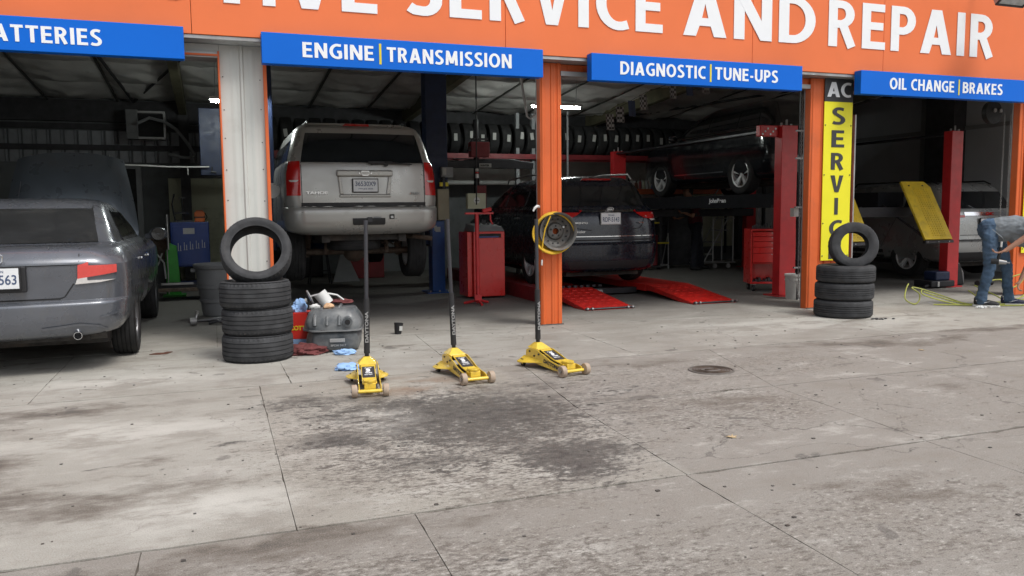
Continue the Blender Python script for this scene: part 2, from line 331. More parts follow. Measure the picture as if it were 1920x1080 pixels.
def carbody(levels, wheels, R0, mat, root, name='body', sub=3, aw=.5):
    ts = [0]
    for a, b in zip(levels, levels[1:]): ts.append(ts[-1]+math.sqrt((a[0]-b[0])**2+(a[1]-b[1])**2*.5+(a[3]-b[3])**2)+.004)
    rings = []
    for i in range(len(levels)-1):
        for k in range(sub): rings.append([pchip(ts, [l[c] for l in levels], ts[i]+(ts[i+1]-ts[i])*k/sub) for c in range(8)])
    rings.append(levels[-1]); b = B(); n = len(outline(rings[0]))
    for r in rings: b.v += outline(r)
    for i in range(len(rings)-1):
        for j in range(n): b.f.append((i*n+j, i*n+(j+1) % n, (i+1)*n+(j+1) % n, (i+1)*n+j))
    b.f.append(tuple(range(n-1, -1, -1))); k = (len(rings)-1)*n; b.f.append(tuple(k+j for j in range(n)))
    o = b.obj(name, mat, root, smooth=30); hw = max(l[3] for l in levels); cut = B()
    for wy, wz in wheels:
        for s in (-1, 1): cut.cyl((s*(hw+.2), wy, wz), (s*(hw-.26), wy, wz), R0, n=28)
    c = cut.obj('cut', mat, None, smooth=0); md = o.modifiers.new('b', 'BOOLEAN'); md.object = c; md.solver = 'EXACT'
    dg = bpy.context.evaluated_depsgraph_get(); me = bpy.data.meshes.new_from_object(o.evaluated_get(dg)); o.modifiers.clear(); o.data = me
    bpy.data.objects.remove(c); bm = bmesh.new(); bm.from_mesh(me)
    for f in bm.faces: f.smooth = True
    for e in bm.edges: e.smooth = not (len(e.link_faces) == 2 and e.calc_face_angle(0) > R(30))
    bm.to_mesh(me); bv = BVHTree.FromBMesh(bm); bm.free(); wn_ = o.modifiers.new('weighted', 'WEIGHTED_NORMAL'); wn_.keep_sharp = True; wn_.weight = 80; return o, bv
AX = {'rear': lambda u, v: ((u, -3, v), (0, 1, 0)), 'left': lambda u, v: ((-3, u, v), (1, 0, 0)), 'right': lambda u, v: ((3, u, v), (-1, 0, 0)),
      'front': lambda u, v: ((u, 9, v), (0, -1, 0)), 'top': lambda u, v: ((u, v, 5), (0, 0, -1))}
def proj(bv, ax, u, v, off):
    o, d = AX[ax](u, v); d = Vector(d); h = bv.ray_cast(Vector(o), d)
    if h[0] is None or (ax in ('left', 'right') and abs(h[0].x) < .3): return None
    n = h[1] if h[1].dot(d) < 0 else -h[1]
    return h[0] + (n*.7 - d*.3).normalized()*off
def decal(bv, ax, poly, mat, parent, name, off=.009, step=.035, th=.014, smooth=30):
    bm = bmesh.new(); vs = [bm.verts.new((u, v, 0)) for u, v in poly]; bm.faces.new(vs)
    us = [p[0] for p in poly]; vv = [p[1] for p in poly]
    for lo, hi, nrm, idx in ((min(us), max(us), (1, 0, 0), 0), (min(vv), max(vv), (0, 1, 0), 1)):
        k = int((hi-lo)/step)
        for i in range(1, k+1):
            p = lo+(hi-lo)*i/(k+1); co = (p, 0, 0) if idx == 0 else (0, p, 0)
            bmesh.ops.bisect_plane(bm, geom=bm.verts[:]+bm.edges[:]+bm.faces[:], plane_co=co, plane_no=nrm)
    d = Vector(AX[ax](0, 0)[1]); last = None
    for v in bm.verts:
        q = proj(bv, ax, v.co.x, v.co.y, off)
        if q is None: q = Vector(AX[ax](v.co.x, v.co.y)[0]) ; v.tag = True
        v.co = q
    bad = [f for f in bm.faces if any(v.tag for v in f.verts)]
    if bad: bmesh.ops.delete(bm, geom=bad, context='FACES')
    bm.normal_update()
    ed = [e for e in bm.edges if len(e.link_faces) == 1]
    r = bmesh.ops.extrude_edge_only(bm, edges=ed); bmesh.ops.translate(bm, vec=d*th, verts=[x for x in r['geom'] if isinstance(x, bmesh.types.BMVert)])
    b = B(); bm.verts.index_update(); b.v = [tuple(v.co) for v in bm.verts]; b.f = [tuple(v.index for v in f.verts) for f in bm.faces]; bm.free()
    return b.obj(name, mat, parent, smooth=smooth)
def strip(bv, ax, pts, w, mat, parent, name, off=.002, closed=False, step=.05, th=.004):
    P2 = []; pts = pts+[pts[0]] if closed else pts
    for a, b in zip(pts, pts[1:]):
        k = max(1, int(math.dist(a, b)/step)); P2 += [(a[0]+(b[0]-a[0])*i/k, a[1]+(b[1]-a[1])*i/k) for i in range(k)]
    P2.append(pts[-1]); Bq = B(); rows = []
    for i, p in enumerate(P2):
        a = P2[max(i-1, 0)]; b = P2[min(i+1, len(P2)-1)]; dx, dy = b[0]-a[0], b[1]-a[1]; l = math.hypot(dx, dy) or 1
        row = [proj(bv, ax, p[0]-dy/l*w/2*s, p[1]+dx/l*w/2*s, off) for s in (-1, 1)]
        rows.append(None if None in row else row)
    d = Vector(AX[ax](0, 0)[1])*th
    for a, b in zip(rows, rows[1:]):
        if a and b: Bq.add([a[0], a[1], b[1], b[0], a[0]+d, a[1]+d, b[1]+d, b[0]+d], [(0, 1, 2, 3), (0, 4, 5, 1), (1, 5, 6, 2), (2, 6, 7, 3), (3, 7, 4, 0)])
    return Bq.obj(name, mat, parent, smooth=0) if Bq.v else None
def rrect(u0, u1, v0, v1, r=.02, n=4):
    o = []
    for cx, cy, a in ((u1-r, v1-r, 0), (u0+r, v1-r, 90), (u0+r, v0+r, 180), (u1-r, v0+r, 270)):
        o += [(cx+r*cos(R(a+90*i/n)), cy+r*sin(R(a+90*i/n))) for i in range(n+1)]
    return o
def tyre_mesh(ro, ri, w, seg=72, lug=.004, grooves=(.22, .41, .59, .78), low=False):
    b = B(); h = w/2; pr = []
    if low:
        pr = [(ri, -h*.8), (ri+(ro-ri)*.5, -h), (ro*.975, -h*.86), (ro, -h*.55), (ro, h*.55), (ro*.975, h*.86), (ri+(ro-ri)*.5, h), (ri, h*.8), (ri+.01, 0)]
        return b.lathe(pr, seg, closed=True)
    pr = [(ri, -h*.72), (ri-.006, -h*.82), (ri+.012, -h*.88), (ri+(ro-ri)*.35, -h*.985), (ri+(ro-ri)*.6, -h), (ri+(ro-ri)*.84, -h*.93), (ro-.026, -h*.93), (ro-.010, -h*.85)]; lugs = set()
    lugs.add(len(pr)-1); pr.append((ro-.003, -h*.76)); lugs.add(len(pr)-1); pr.append((ro-.001, -h*.64)); lugs.add(len(pr)-1)
    for g in grooves:
        z = -h*.88+g*w*.88
        if abs(z) > h*.62: z *= .62*h/abs(z)
        pr += [(ro, z-.0045), (ro-.008, z-.003), (ro-.008, z+.003), (ro, z+.0045)]
    lugs |= {len(pr), len(pr)+1, len(pr)+2}
    pr += [(ro-.001, h*.64), (ro-.003, h*.76), (ro-.010, h*.85), (ro-.026, h*.93), (ri+(ro-ri)*.84, h*.93), (ri+(ro-ri)*.6, h), (ri+(ro-ri)*.35, h*.985), (ri+.012, h*.88), (ri-.006, h*.82), (ri, h*.72), (ri+(ro-ri)*.55, h*.7), (ro-.03, 0), (ri+(ro-ri)*.55, -h*.7)]
    return b.lathe(pr, seg, closed=True, mod=lambda i, j: -lug if (j in lugs and i % 2) else 0)
def wheel(root, x, y, z, side, ro, w, rimr, rimmat, M_, spokes=5, name='wheel', steer=0, twin=False):
    """tyre part with rim sub-part; side = +1 when the outer face looks to +x"""
    mt = Matrix.Translation((x, y, z)) @ Matrix.Rotation(pi/2*side, 4, 'Y') @ Matrix.Rotation(steer, 4, 'X')
    b = tyre_mesh(ro, rimr, w, 60); t = b.obj('tyre', M_['rubber_car'], root, smooth=32); t.matrix_local = mt
    q = B(); q.lathe([(rimr+.006, -w*.36), (rimr+.006, w*.42), (rimr-.006, w*.44), (rimr-.022, w*.40), (rimr-.03, -w*.34)], 40, closed=True)
    q.lathe([(.0, w*.30), (.03, w*.31), (.034, w*.28), (.06, w*.27), (.065, w*.2), (.0, w*.2)], 20)
    for i in range(spokes):
        for dd in ((-.13, .13) if twin else (0,)):
            a = 2*pi*i/spokes+dd; wd = .018 if twin else .032
            c, s_ = cos(a), sin(a); px, py = -s_, c
            r0, r1 = .05, rimr-.012; z0, z1 = w*.28, w*.37
            q.add([(c*r0+px*wd, s_*r0+py*wd, z0), (c*r0-px*wd, s_*r0-py*wd, z0), (c*r1-px*wd*.85, s_*r1-py*wd*.85, z1), (c*r1+px*wd*.85, s_*r1+py*wd*.85, z1),
                   (c*r0+px*wd*1.3, s_*r0+py*wd*1.3, z0-.035), (c*r0-px*wd*1.3, s_*r0-py*wd*1.3, z0-.035), (c*r1-px*wd*1.2, s_*r1-py*wd*1.2, z1-.03), (c*r1+px*wd*1.2, s_*r1+py*wd*1.2, z1-.03)],
                  [(0, 1, 2, 3), (4, 7, 6, 5), (0, 3, 7, 4), (1, 5, 6, 2), (0, 4, 5, 1), (3, 2, 6, 7)])
    rim = q.obj('rim', rimmat, t, smooth=30)
    d = B(); d.lathe([(0, -w*.1), (rimr*.72, -w*.1), (rimr*.72, w*.02), (0, w*.02)], 28); d.obj('brake_disc', M_['brake'], t, smooth=30)
    return t

# ------------------------------------------------------------ shared materials
K = {}
def mk(n, *a, **k): K[n] = M(n, *a, **k); return K[n]
mk('rubber', (.042, .043, .046), .78, var=.35, scale=9, bump=.25, bscale=120, spec=.35, dirt=.25, dirtcol=(.075, .072, .066))
mk('rubber_car', (.022, .022, .023), .8, var=.3, scale=9, bump=.2, bscale=90, spec=.3, dirt=.3, dirtcol=(.06, .055, .05))
mk('black_plastic', (.018, .018, .02), .5, var=.2, spec=.4)
mk('black_metal', (.022, .022, .026), .42, metal=.3, var=.3, dirt=.2)
mk('dark_steel', (.07, .07, .075), .45, metal=.8, var=.3, dirt=.4)
mk('brake', (.12, .11, .10), .5, metal=.9, var=.3, dirt=.4)
mk('steel', (.42, .42, .42), .35, metal=.9, var=.2, dirt=.2)
mk('chrome', (.72, .73, .75), .12, metal=1, var=.03)
mk('alloy', (.75, .76, .77), .35, metal=.5, var=.08, dirt=.15)
mk('alloy_dark', (.20, .2, .21), .4, metal=.8, var=.1, dirt=.3)
mk('glass', (.012, .014, .016), .06, var=.3, spec=.7, coat=.3)
mk('glass_dusty', (.022, .023, .024), .14, var=.25, scale=3, spec=.6, dirt=.35, dirtcol=(.07, .07, .066), dscale=2)
mk('lamp_red', (.50, .012, .010), .12, var=.12, spec=.6, coat=.6)
mk('lamp_pink', (.62, .07, .06), .2, var=.12, spec=.6, coat=.4)
mk('lamp_clear', (.62, .6, .58), .15, var=.12, spec=.6, coat=.6, scale=30)
mk('plate_white', (.72, .74, .76), .45, var=.04)
mk('plate_ink', (.06, .09, .17), .5)
mk('seam', (.008, .008, .009), .7)
mk('orange', (.66, .125, .026), .5, var=.1, scale=2.2, dirt=.22, dirtcol=(.25, .09, .04), bump=.05)
mk('fascia_orange', (.77, .18, .060), .55, var=.07, scale=.8, spec=.3, dirt=.12, dirtcol=(.5, .14, .06), dscale=1.4)
mk('white_metal', (.56, .57, .54), .5, var=.05, scale=1.5, dirt=.16, dirtcol=(.33, .31, .28))
mk('galv', (.36, .36, .36), .45, metal=.5, var=.15, dirt=.3, dirtcol=(.15, .12, .1))
mk('sign_blue', (.001, .13, .62), .5, var=.05, scale=1, spec=.2)
mk('sign_blue_lit', (.006, .125, .56), .4, var=.04, scale=1)
mk('white_paint', (.82, .84, .86), .5, var=.02)
mk('yellow_mark', (.75, .62, .03), .5)
mk('banner_yellow', (.80, .74, .015), .5, var=.04, scale=3)
mk('banner_black', (.035, .035, .038), .5, var=.1)
mk('lift_red', (.52, .022, .026), .38, var=.12, dirt=.2, dirtcol=(.12, .02, .02), coat=.2)
mk('ramp_red', (.62, .02, .014), .4, var=.14, scale=3, dirt=.3, dirtcol=(.16, .035, .03), coat=.15)
mk('tool_red', (.62, .026, .022), .32, var=.08, dirt=.12, dirtcol=(.15, .02, .02), coat=.4)
mk('jack_yellow', (.74, .52, .055), .35, var=.08, scale=9, dirt=.33, dirtcol=(.24, .15, .04), coat=.3, dscale=14)
mk('ramp_yellow', (.60, .41, .012), .5, var=.14, scale=8, dirt=.35, dirtcol=(.22, .16, .03), dscale=9)
mk('runway_black', (.014, .015, .018), .85, var=.2, spec=.15)
mk('foam', (.018, .018, .02), .7, var=.2, bump=.3)
mk('grey_handle', (.06, .06, .068), .4, metal=.5, var=.15)
mk('urethane', (.40, .31, .235), .6, var=.15, dirt=.3, scale=20)
mk('blue_lift', (.012, .075, .28), .4, var=.15, dirt=.2, dirtcol=(.02, .03, .06), coat=.2)
mk('navy', (.008, .018, .055), .5, var=.2)
mk('cabinet_blue', (.008, .035, .19), .4, var=.12, coat=.2)
mk('tahoe_paint', (.40, .395, .375), .32, metal=.45, var=.05, scale=2, dirt=.22, dirtcol=(.2, .18, .15), coat=.5)
mk('accord_paint', (.13, .14, .162), .28, metal=.45, var=.1, scale=2.5, dirt=.4, dirtcol=(.17, .165, .155), coat=.6)
mk('hood_paint', (.12, .145, .17), .3, metal=.4, var=.1, scale=2.5, dirt=.3, dirtcol=(.12, .12, .115), coat=.5)
mk('kia_paint', (.008, .011, .022), .25, metal=.2, var=.1, coat=.5)
mk('suv_black', (.008, .009, .012), .18, var=.1, coat=.8)
mk('gmc_paint', (.34, .35, .35), .3, metal=.5, var=.05, scale=2, coat=.6)
mk('under', (.035, .032, .03), .8, metal=.2, var=.5, scale=12, dirt=.5, dirtcol=(.12, .09, .07))
mk('rusty', (.14, .11, .09), .7, metal=.5, var=.4, scale=15, dirt=.5, dirtcol=(.12, .05, .025))
mk('beige_box', (.34, .30, .21), .5, var=.1)
mk('grey_plastic', (.17, .175, .18), .6, var=.15, scale=4, dirt=.3, dirtcol=(.3, .29, .27), dscale=6)
mk('tank', (.05, .06, .07), .38, var=.35, scale=8, dirt=.9, dirtcol=(.22, .225, .225), dscale=6)
mk('white_plastic', (.62, .63, .62), .4, var=.08)
mk('bucket_white', (.55, .56, .53), .5, var=.12, dirt=.3, dirtcol=(.25, .24, .2))
mk('box_red', (.62, .03, .02), .5, var=.05); mk('box_blue', (.25, .38, .62), .5, var=.05)
mk('wipe_blue', (.30, .48, .78), .8, var=.12); mk('rag', (.13, .035, .035), .95, var=.35, scale=18, bump=.5)
mk('brown_scrap', (.10, .035, .02), .9, var=.3); mk('tan_glove', (.65, .42, .25), .8)
mk('hose_yellow', (.62, .38, .02), .45, var=.12); mk('hose_lime', (.36, .38, .07), .5, var=.15, dirt=.3, dirtcol=(.2, .19, .12))
mk('wall_dark', (.16, .17, .175), .8, var=.25, scale=1.5, dirt=.3); mk('wall_grey', (.48, .5, .53), .75, var=.1, scale=1)
mk('wall_cream', (.5, .51, .38), .7, var=.1, scale=2, dirt=.25, dirtcol=(.16, .15, .11)); mk('corrugated', (.33, .345, .37), .5, metal=.3, var=.12, dirt=.2)
mk('wall_white', (.6, .6, .58), .6, var=.1, scale=2, dirt=.2)
mk('girt', (.05, .05, .055), .6, var=.3); mk('olive_beam', (.17, .16, .10), .6, var=.2)
mk('insul', (.74, .73, .70), .35, var=.14, scale=1.6, bump=.5, bscale=7, dirt=.2, dirtcol=(.13, .125, .11), dscale=1.2)
mk('seam_tape', (.11, .11, .10), .6); mk('tag_white', (.45, .45, .43), .7, var=.1); mk('shelf_red', (.20, .02, .025), .5, var=.2); mk('shelf_orange', (.46, .10, .035), .5, var=.15)
mk('green', (.03, .22, .03), .4, var=.2); mk('tool_orange', (.62, .13, .02), .4)
mk('skin', (.46, .25, .17), .5, var=.12, scale=8, spec=.4); mk('shirt', (.20, .225, .245), .9, var=.2, scale=6, bump=.35, bscale=60, dirt=.2, dirtcol=(.1, .11, .12))
mk('denim', (.06, .105, .17), .9, var=.45, scale=5, bump=.4, bscale=160, dirt=.25, dirtcol=(.11, .15, .2), dscale=5)
mk('shoe_black', (.02, .02, .022), .55); mk('shoe_navy', (.02, .025, .06), .6); mk('sole', (.68, .68, .66), .6); mk('sock', (.7, .7, .7), .9); mk('hair', (.015, .012, .01), .7, bump=.4)
mk('work_dark', (.012, .013, .02), .9, var=.2); mk('shirt_red', (.09, .012, .018), .9, var=.2)
mk('cast_iron', (.17, .155, .14), .6, metal=.4, var=.3, dirt=.4); mk('rust_plate', (.12, .115, .108), .6, metal=.4, var=.3, scale=14, dirt=.4, dirtcol=(.11, .06, .035), dscale=12)
mk('tube_light', (.9, .9, .9), .4, emit=(.93, 1, .95), es=170); mk('bulb', (.9, .9, .9), .4, emit=(1, 1, .95), es=26)
mk('lens_glass', (.42, .44, .43), .15, var=.2, scale=14, spec=.7); mk('leaf', (.45, .34, .2), .8); mk('grey_box', (.25, .26, .27), .5); mk('joint_fill', (.11, .095, .078), .95, var=.4, scale=20)
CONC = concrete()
# ------------------------------------------------------------ ground: a base sheet and the cast slabs lying on it
gnd = B().grid(lambda u, v: (-60+140*u, -45+75*v, -.007), 10, 8).obj('ground', K['joint_fill'], None, smooth=0, kind='structure')
rnd = random.Random(3)
def slab(poly, gap=.0028):
    out = []; n = len(poly); cx = sum(p[0] for p in poly)/n; cy = sum(p[1] for p in poly)/n
    for i in range(n):
        a = Vector(poly[i]); b = Vector(poly[(i+1) % n]); L = (b-a).length; k = max(1, min(60, int(L/.085))) if L < 6 else 4; d = (b-a)/L; nn = Vector((-d.y, d.x)); gp = (.008 if abs(a.y-Y3) < .02 and abs(b.y-Y3) < .02 else .0045) if abs(d.x) > .5 else .0012; jt = 1. if abs(d.x) > .5 else .45
        if nn.dot(Vector((cx, cy))-a) < 0: nn = -nn
        for j in range(k):
            p = a+(b-a)*j/k; w = gp + (0 if j == 0 else (abs(noise.noise(Vector((p.x*7, p.y*7, 1))))*.010*(rnd.random()*.7+.3) + (rnd.random() < .10)*rnd.random()*.018)*jt)
            if j == 0:
                pa = Vector(poly[i-1]); e = (a-pa).normalized(); n2 = Vector((-e.y, e.x)); n2 = n2 if n2.dot(Vector((cx, cy))-a) > 0 else -n2
                p = a+(nn+n2)*gap
            else: p = p+nn*w
            out.append((p.x, p.y))
    return B().prism(out, -.04, 0, 'z').obj('slab', CONC, gnd, smooth=0)
Q = [(-2.85, .285), (.285, 2.15), (2.15, 3.75), (3.75, 5.3), (5.3, 6.85), (6.85, 8.4), (8.4, 9.95), (9.95, 11.5), (11.5, 14.6)]
def xj(x, y): return x + ({2.15: -.06*(y+3.6)*-.8, 3.75: .10*(y+3.6)}.get(x, 0))
YF, Y1, Y2, Y3 = -.06, -2.10, -3.60, -5.09
slab([(-2.85, Y3), (.275, Y3), (.285, Y1), (-2.85, Y1)]); slab([(-9, Y3), (-2.85, Y3), (-2.85, Y1), (-9, Y1)])
slab([(.275, Y3), (2.14, Y3), (2.22, Y2), (2.42, Y1), (.285, Y1)])
XS = [2.22, 3.82, 5.32, 6.85, 8.4, 9.95, 11.5, 13.1]; XT = [2.42, 4.28, 5.28, 6.85, 8.4, 9.95, 11.5, 13.1]; XU = [2.14, 3.69, 5.3, 6.85, 8.4, 9.95, 11.5, 13.1]
for i in range(7):
    slab([(XS[i], Y2), (XS[i+1], Y2), (XT[i+1], Y1), (XT[i], Y1)]); slab([(XU[i], Y3), (XU[i+1], Y3), (XS[i+1], Y2), (XS[i], Y2)])
slab([(13.1, Y3), (22, Y3), (22, Y1), (13.1, Y1)])
XA = [-9, -2.8, -1.25, .52, 1.86, 3.55, 6.62, 9.3, 12.2, 22]; XB = [-9, -2.8, -1.25, .50, 1.98, 3.62, 6.95, 9.3, 12.2, 22]
for i in range(9): slab([(XA[i], Y1), (XA[i+1], Y1), (XB[i+1], YF), (XB[i], YF)])
XC = [-9, -3.4, -1.85, -.31, .77, 2.13, 3.68, 5.3, 6.85, 8.4, 9.95, 13, 22]
for i in range(12):
    for y0, y1 in ((Y3, -6.65), (-6.65, -8.2)):
        sh = -.04 if y0 == Y3 else -.1
        slab([(XC[i]+sh, y1), (XC[i+1]+sh, y1), (XC[i+1]+(0 if y0 == Y3 else -.04), y0), (XC[i]+(0 if y0 == Y3 else -.04), y0)])
for i in range(-1, 5): slab([(-9+6*i, -40), (-3+6*i, -40), (-3+6*i, -8.2), (-9+6*i, -8.2)])
slab([(22, -40), (80, -40), (80, YF), (22, YF)]); slab([(-60, -40), (-15, -40), (-15, YF), (-60, YF)]); slab([(-15, -8.2), (-9, -8.2), (-9, YF), (-15, YF)]); slab([(21, -40), (22, -40), (22, -8.2), (21, -8.2)]) if 0 else None
for x0, x1 in ((-6, .0), (.0, 4.1), (4.1, 7.6), (7.6, 11.2), (11.2, 16)):
    for y0, y1 in ((YF, 4.6), (4.6, 9.3)): slab([(x0, y0), (x1, y0), (x1, y1), (x0, y1)])

# ------------------------------------------------------------ the garage
bld = thing('auto_repair_garage', 'open-front metal repair garage with bright orange fascia and dark service bays behind', 'building')
def P(b, name, mat, par=None, **k): return b.obj(name, K[mat], par or bld, **k)
ZB, ZC = 2.80, 4.25                       # underside of the lintel, height of the roof at the front
RS = -.075                                # roof slope towards the back
def roofz(y): return ZC + RS*y
# corrugated column between the first two doors: sheet with standing ribs
def ribbed(x0, x1, y, z0, z1, ribs, mat, name, d=.022, par=None):
    b = B(); pts = [(x0, 0)]
    for r in ribs: pts += [(r-.022, 0), (r-.010, d), (r+.010, d), (r+.022, 0)]
    pts.append((x1, 0)); poly = [(x, y-q) for x, q in pts] + [(x1, y+.05), (x0, y+.05)]
    b.prism(poly, z0, z1, 'z'); return P(b, name, mat, par, smooth=0)
colm = ribbed(.135, .535, .06, 0, 2.93, (.335,), 'white_metal', 'column', .02)
for r in (.255, .435): P(B().prism([(r-.03, .059), (r-.006, .055), (r+.006, .055), (r+.03, .059)], .02, 2.9, 'z'), 'rib', 'white_metal', colm, smooth=0)
P(B().box(.118, .135, .01, .35, 0, 2.86), 'corner_trim', 'orange', colm, smooth=0, bevel=.003)
P(B().box(.535, .567, .01, .35, 0, 2.86), 'corner_trim', 'orange', colm, smooth=0, bevel=.003)
P(B().box(.137, .533, .112, .34, 0, 2.92), 'core', 'galv', colm, smooth=0)
s_ = B()
for z in [.2+.3*i for i in range(9)]:
    for x in (.16, .505): s_.sphere((x, .058, z+rnd.random()*.04), .006, 6, 4)
s_.obj('screw', K['dark_steel'], colm, kind='stuff')
# orange posts
def post(x0, x1, ztop, ribs, leftflange=True, d=.11):
    p = ribbed(x0, x1, .012, .012, ztop, ribs, 'orange', 'post', .012)
    P(B().box(x0+.004, x1-.004, .064, d, .012, ztop-.01), 'core', 'orange', p, smooth=0)
    if leftflange:
        P(B().box(x0-.010, x0-.002, .115, .13, 0, ztop), 'door_track', 'galv', p, smooth=0); P(B().box(x0-.006, x0-.001, .015, .112, 0, ztop), 'side_trim', 'orange', p, smooth=0)
    P(B().box(x1+.002, x1+.012, .02, d+.04, 0, ztop), 'corner_trim', 'orange', p, smooth=0)
    P(B().box(x0-.005, x1+.02, -.01, d+.02, 0, .0115), 'base_plate', 'rust_plate', p, smooth=0)
    for zz in (.03, .5, 1.1, 1.7, 2.3):
        for xx in (x0+.02, x1-.02): pass
    return p
post(3.475, 3.715, 2.93, (3.50, 3.61, 3.635, 3.69))
post(7.175, 7.40, 2.93, (7.21, 7.36))
ribbed(7.40, 7.90, .075, .012, 2.93, (7.5, 7.62, 7.74), 'orange', 'wall_panel', .014); P(B().box(7.41, 7.885, .127, .28, .012, 2.92), 'core', 'orange', smooth=0)
P(B().box(7.905, 7.925, .03, .26, 0, 2.5), 'door_track', 'galv', smooth=0)
post(10.85, 11.3, 2.93, (10.92, 11.1, 11.25)); post(-3.6, -3.15, 2.93, (-3.4,)); post(14.3, 14.75, 2.93, (14.5,), d=.3)
# lintels above each door, galvanised drip edges and corrugated infill
for x0, x1, mt in ((-3.15, .135, 'white_metal'), (.535, 3.475, 'orange'), (3.715, 7.175, 'orange'), (7.9, 10.85, 'orange'), (11.3, 14.3, 'orange')):
    P(B().box(x0+.003, x1-.003, .055, .25, ZB+.055, 2.93), 'lintel', mt, smooth=0); P(B().box(x0, x1, .02, .27, ZB, ZB+.05), 'drip_edge', 'galv', smooth=0)
    if x0 > 3: 
        for xx in (x0+.12, x0+.30, x1-.12): P(B().box(xx-.008, xx+.008, .043, .055, ZB+.06, 2.925), 'rib', mt, smooth=0)
P(B().box(-3.15, .135, .0, .018, ZB+.012, ZB+.03), 'corner_trim', 'orange', smooth=0)
P(B().box(-6.5, 15.2, -.17, .3, 2.935, 2.965), 'drip_edge', 'galv', smooth=0)
# fascia: vinyl-faced panels with thin joints
xs = [-6.5, -3.2, -.1, 3.0, 6.13, 8.13, 11.2, 15.2]
for a, b in zip(xs, xs[1:]): P(B().box(a+.002, b-.002, -.18, .0, 2.97, 5.2), 'fascia_panel', 'fascia_orange', smooth=0, bevel=.004)
P(B().box(-6.5, 15.2, -.2, .05, 5.2, 5.26), 'parapet_cap', 'galv', smooth=0); P(B().box(-6.48, 15.18, .005, .05, 2.97, 5.19), 'fascia_back', 'wall_dark', smooth=0)
CH = .56
for txt, x0, x1 in (('SERVICE', 1.94, 4.90), ('AND', 5.17, 7.04), ('REPAIR', 7.245, 10.03)): letters(txt, x0, 3.295, x1-x0, CH, -.184, K['white_paint'], bld, gap=.13)
for c, u0, u1 in (('T', .04, .49), ('I', .54, .665), ('V', .735, 1.23), ('E', 1.288, 1.64), ('O', -.48, -.01), ('M', -1.18, -.58), ('O', -1.80, -1.28), ('T', -2.34, -1.90), ('U', -2.92, -2.44), ('A', -3.56, -3.0)):
    letters(c, u0, 3.272, u1-u0, CH, -.184, K['white_paint'], bld)
# walls, girts, roof
P(B().box(-6.4, 16, 9.3, 9.4, 0, 4.2), 'back_wall', 'wall_dark', smooth=0)
P(B().box(14.65, 14.75, .4, 9.3, 0, 4.3), 'side_wall', 'wall_grey', smooth=0); P(B().box(-4.1, -4.0, .3, 9.3, 0, 4.3), 'side_wall', 'wall_dark', smooth=0)
P(B().box(14.61, 14.648, .45, 9.25, 2.86, 2.94), 'girt', 'grey_box', smooth=0); P(B().box(14.55, 14.648, 5.0, 5.2, 0, 3.6), 'wall_column', 'grey_box', smooth=0)
P(B().box(14.30, 14.64, 4.15, 4.85, 0, 3.6), 'wall_column', 'girt', smooth=0)
for x0, x1 in ((-4, -.05), (.25, 1.0)):
    for z0, z1 in ((2.33, 2.56), (2.66, 2.93)):
        x = x0
        while x < x1-.1:
            P(B().prism([(x, 9.29), (x+.02, 9.27), (x+.17, 9.27), (x+.19, 9.25), (x+.205, 9.25), (x+.225, 9.29)], z0, z1, 'z'), 'cladding_sheet', 'corrugated', smooth=0); x += .235
for z in (2.60, 3.0): P(B().box(-4, 1.2, 9.2, 9.29, z-.045, z+.06), 'girt', 'girt', smooth=0)
P(B().box(-3.98, 14.6, 9.15, 9.29, 3.1, 3.5), 'eave_beam', 'girt', smooth=0)
# blockwork patch of the back wall, course by course
blk = P(B().box(-.78, .55, 9.16, 9.28, .0, 2.02), 'block_wall', 'wall_cream', smooth=0)
for r in range(10):
    for c in range(4):
        x = -.775+c*.335-(.165 if r % 2 else 0); x0 = max(x, -.775); x1 = min(x+.329, .545)
        if x1-x0 > .05: P(B().box(x0, x1, 9.145, 9.161, .005+r*.202, .199+r*.202), 'block', 'wall_cream', blk, smooth=0, bevel=.003)
P(B().box(1.2, 4.4, 9.2, 9.28, 1.75, 2.62), 'wall_sheet', 'wall_white', smooth=0); P(B().box(4.4, 7.2, 9.2, 9.28, 1.9, 2.7), 'wall_sheet', 'wall_white', smooth=0)
P(B().box(7.3, 10.6, 9.2, 9.28, 1.1, 2.6), 'wall_sheet', 'wall_white', smooth=0)
P(B().box(11.3, 12.6, 9.2, 9.28, .35, 1.75), 'wall_sheet', 'wall_cream', smooth=0); P(B().box(12.6, 14.6, 9.2, 9.28, .6, 1.5), 'wall_sheet', 'wall_white', smooth=0)
# door in the back wall
dr = P(B().box(-1.66, -1.36, 9.2, 9.28, 0, 2.2), 'door', 'seam', smooth=0)
P(B().box(-2.3, -1.66, 9.2, 9.28, 0, 2.2), 'door', 'seam', smooth=0)
for a in ((-2.36, -2.28, 0, 2.28), (-1.36, -1.26, 0, 2.28), (-2.28, -1.36, 2.2, 2.28)): P(B().box(a[0], a[1], 9.17, 9.28, a[2], a[3]), 'door_frame', 'grey_box', smooth=0)
# side of the bay 3 partition studs
for x in (5.93, 6.28): P(B().box(x, x+.07, 7.3, 7.4, 0, 3.3), 'stud', 'grey_box', smooth=0)
P(B().box(4.6, 6.3, 7.28, 7.36, 2.35, 2.45), 'stud', 'grey_box', smooth=0); P(B().box(6.85, 6.88, 6.8, 6.83, 1.6, 3.3), 'stud', 'grey_box', smooth=0)
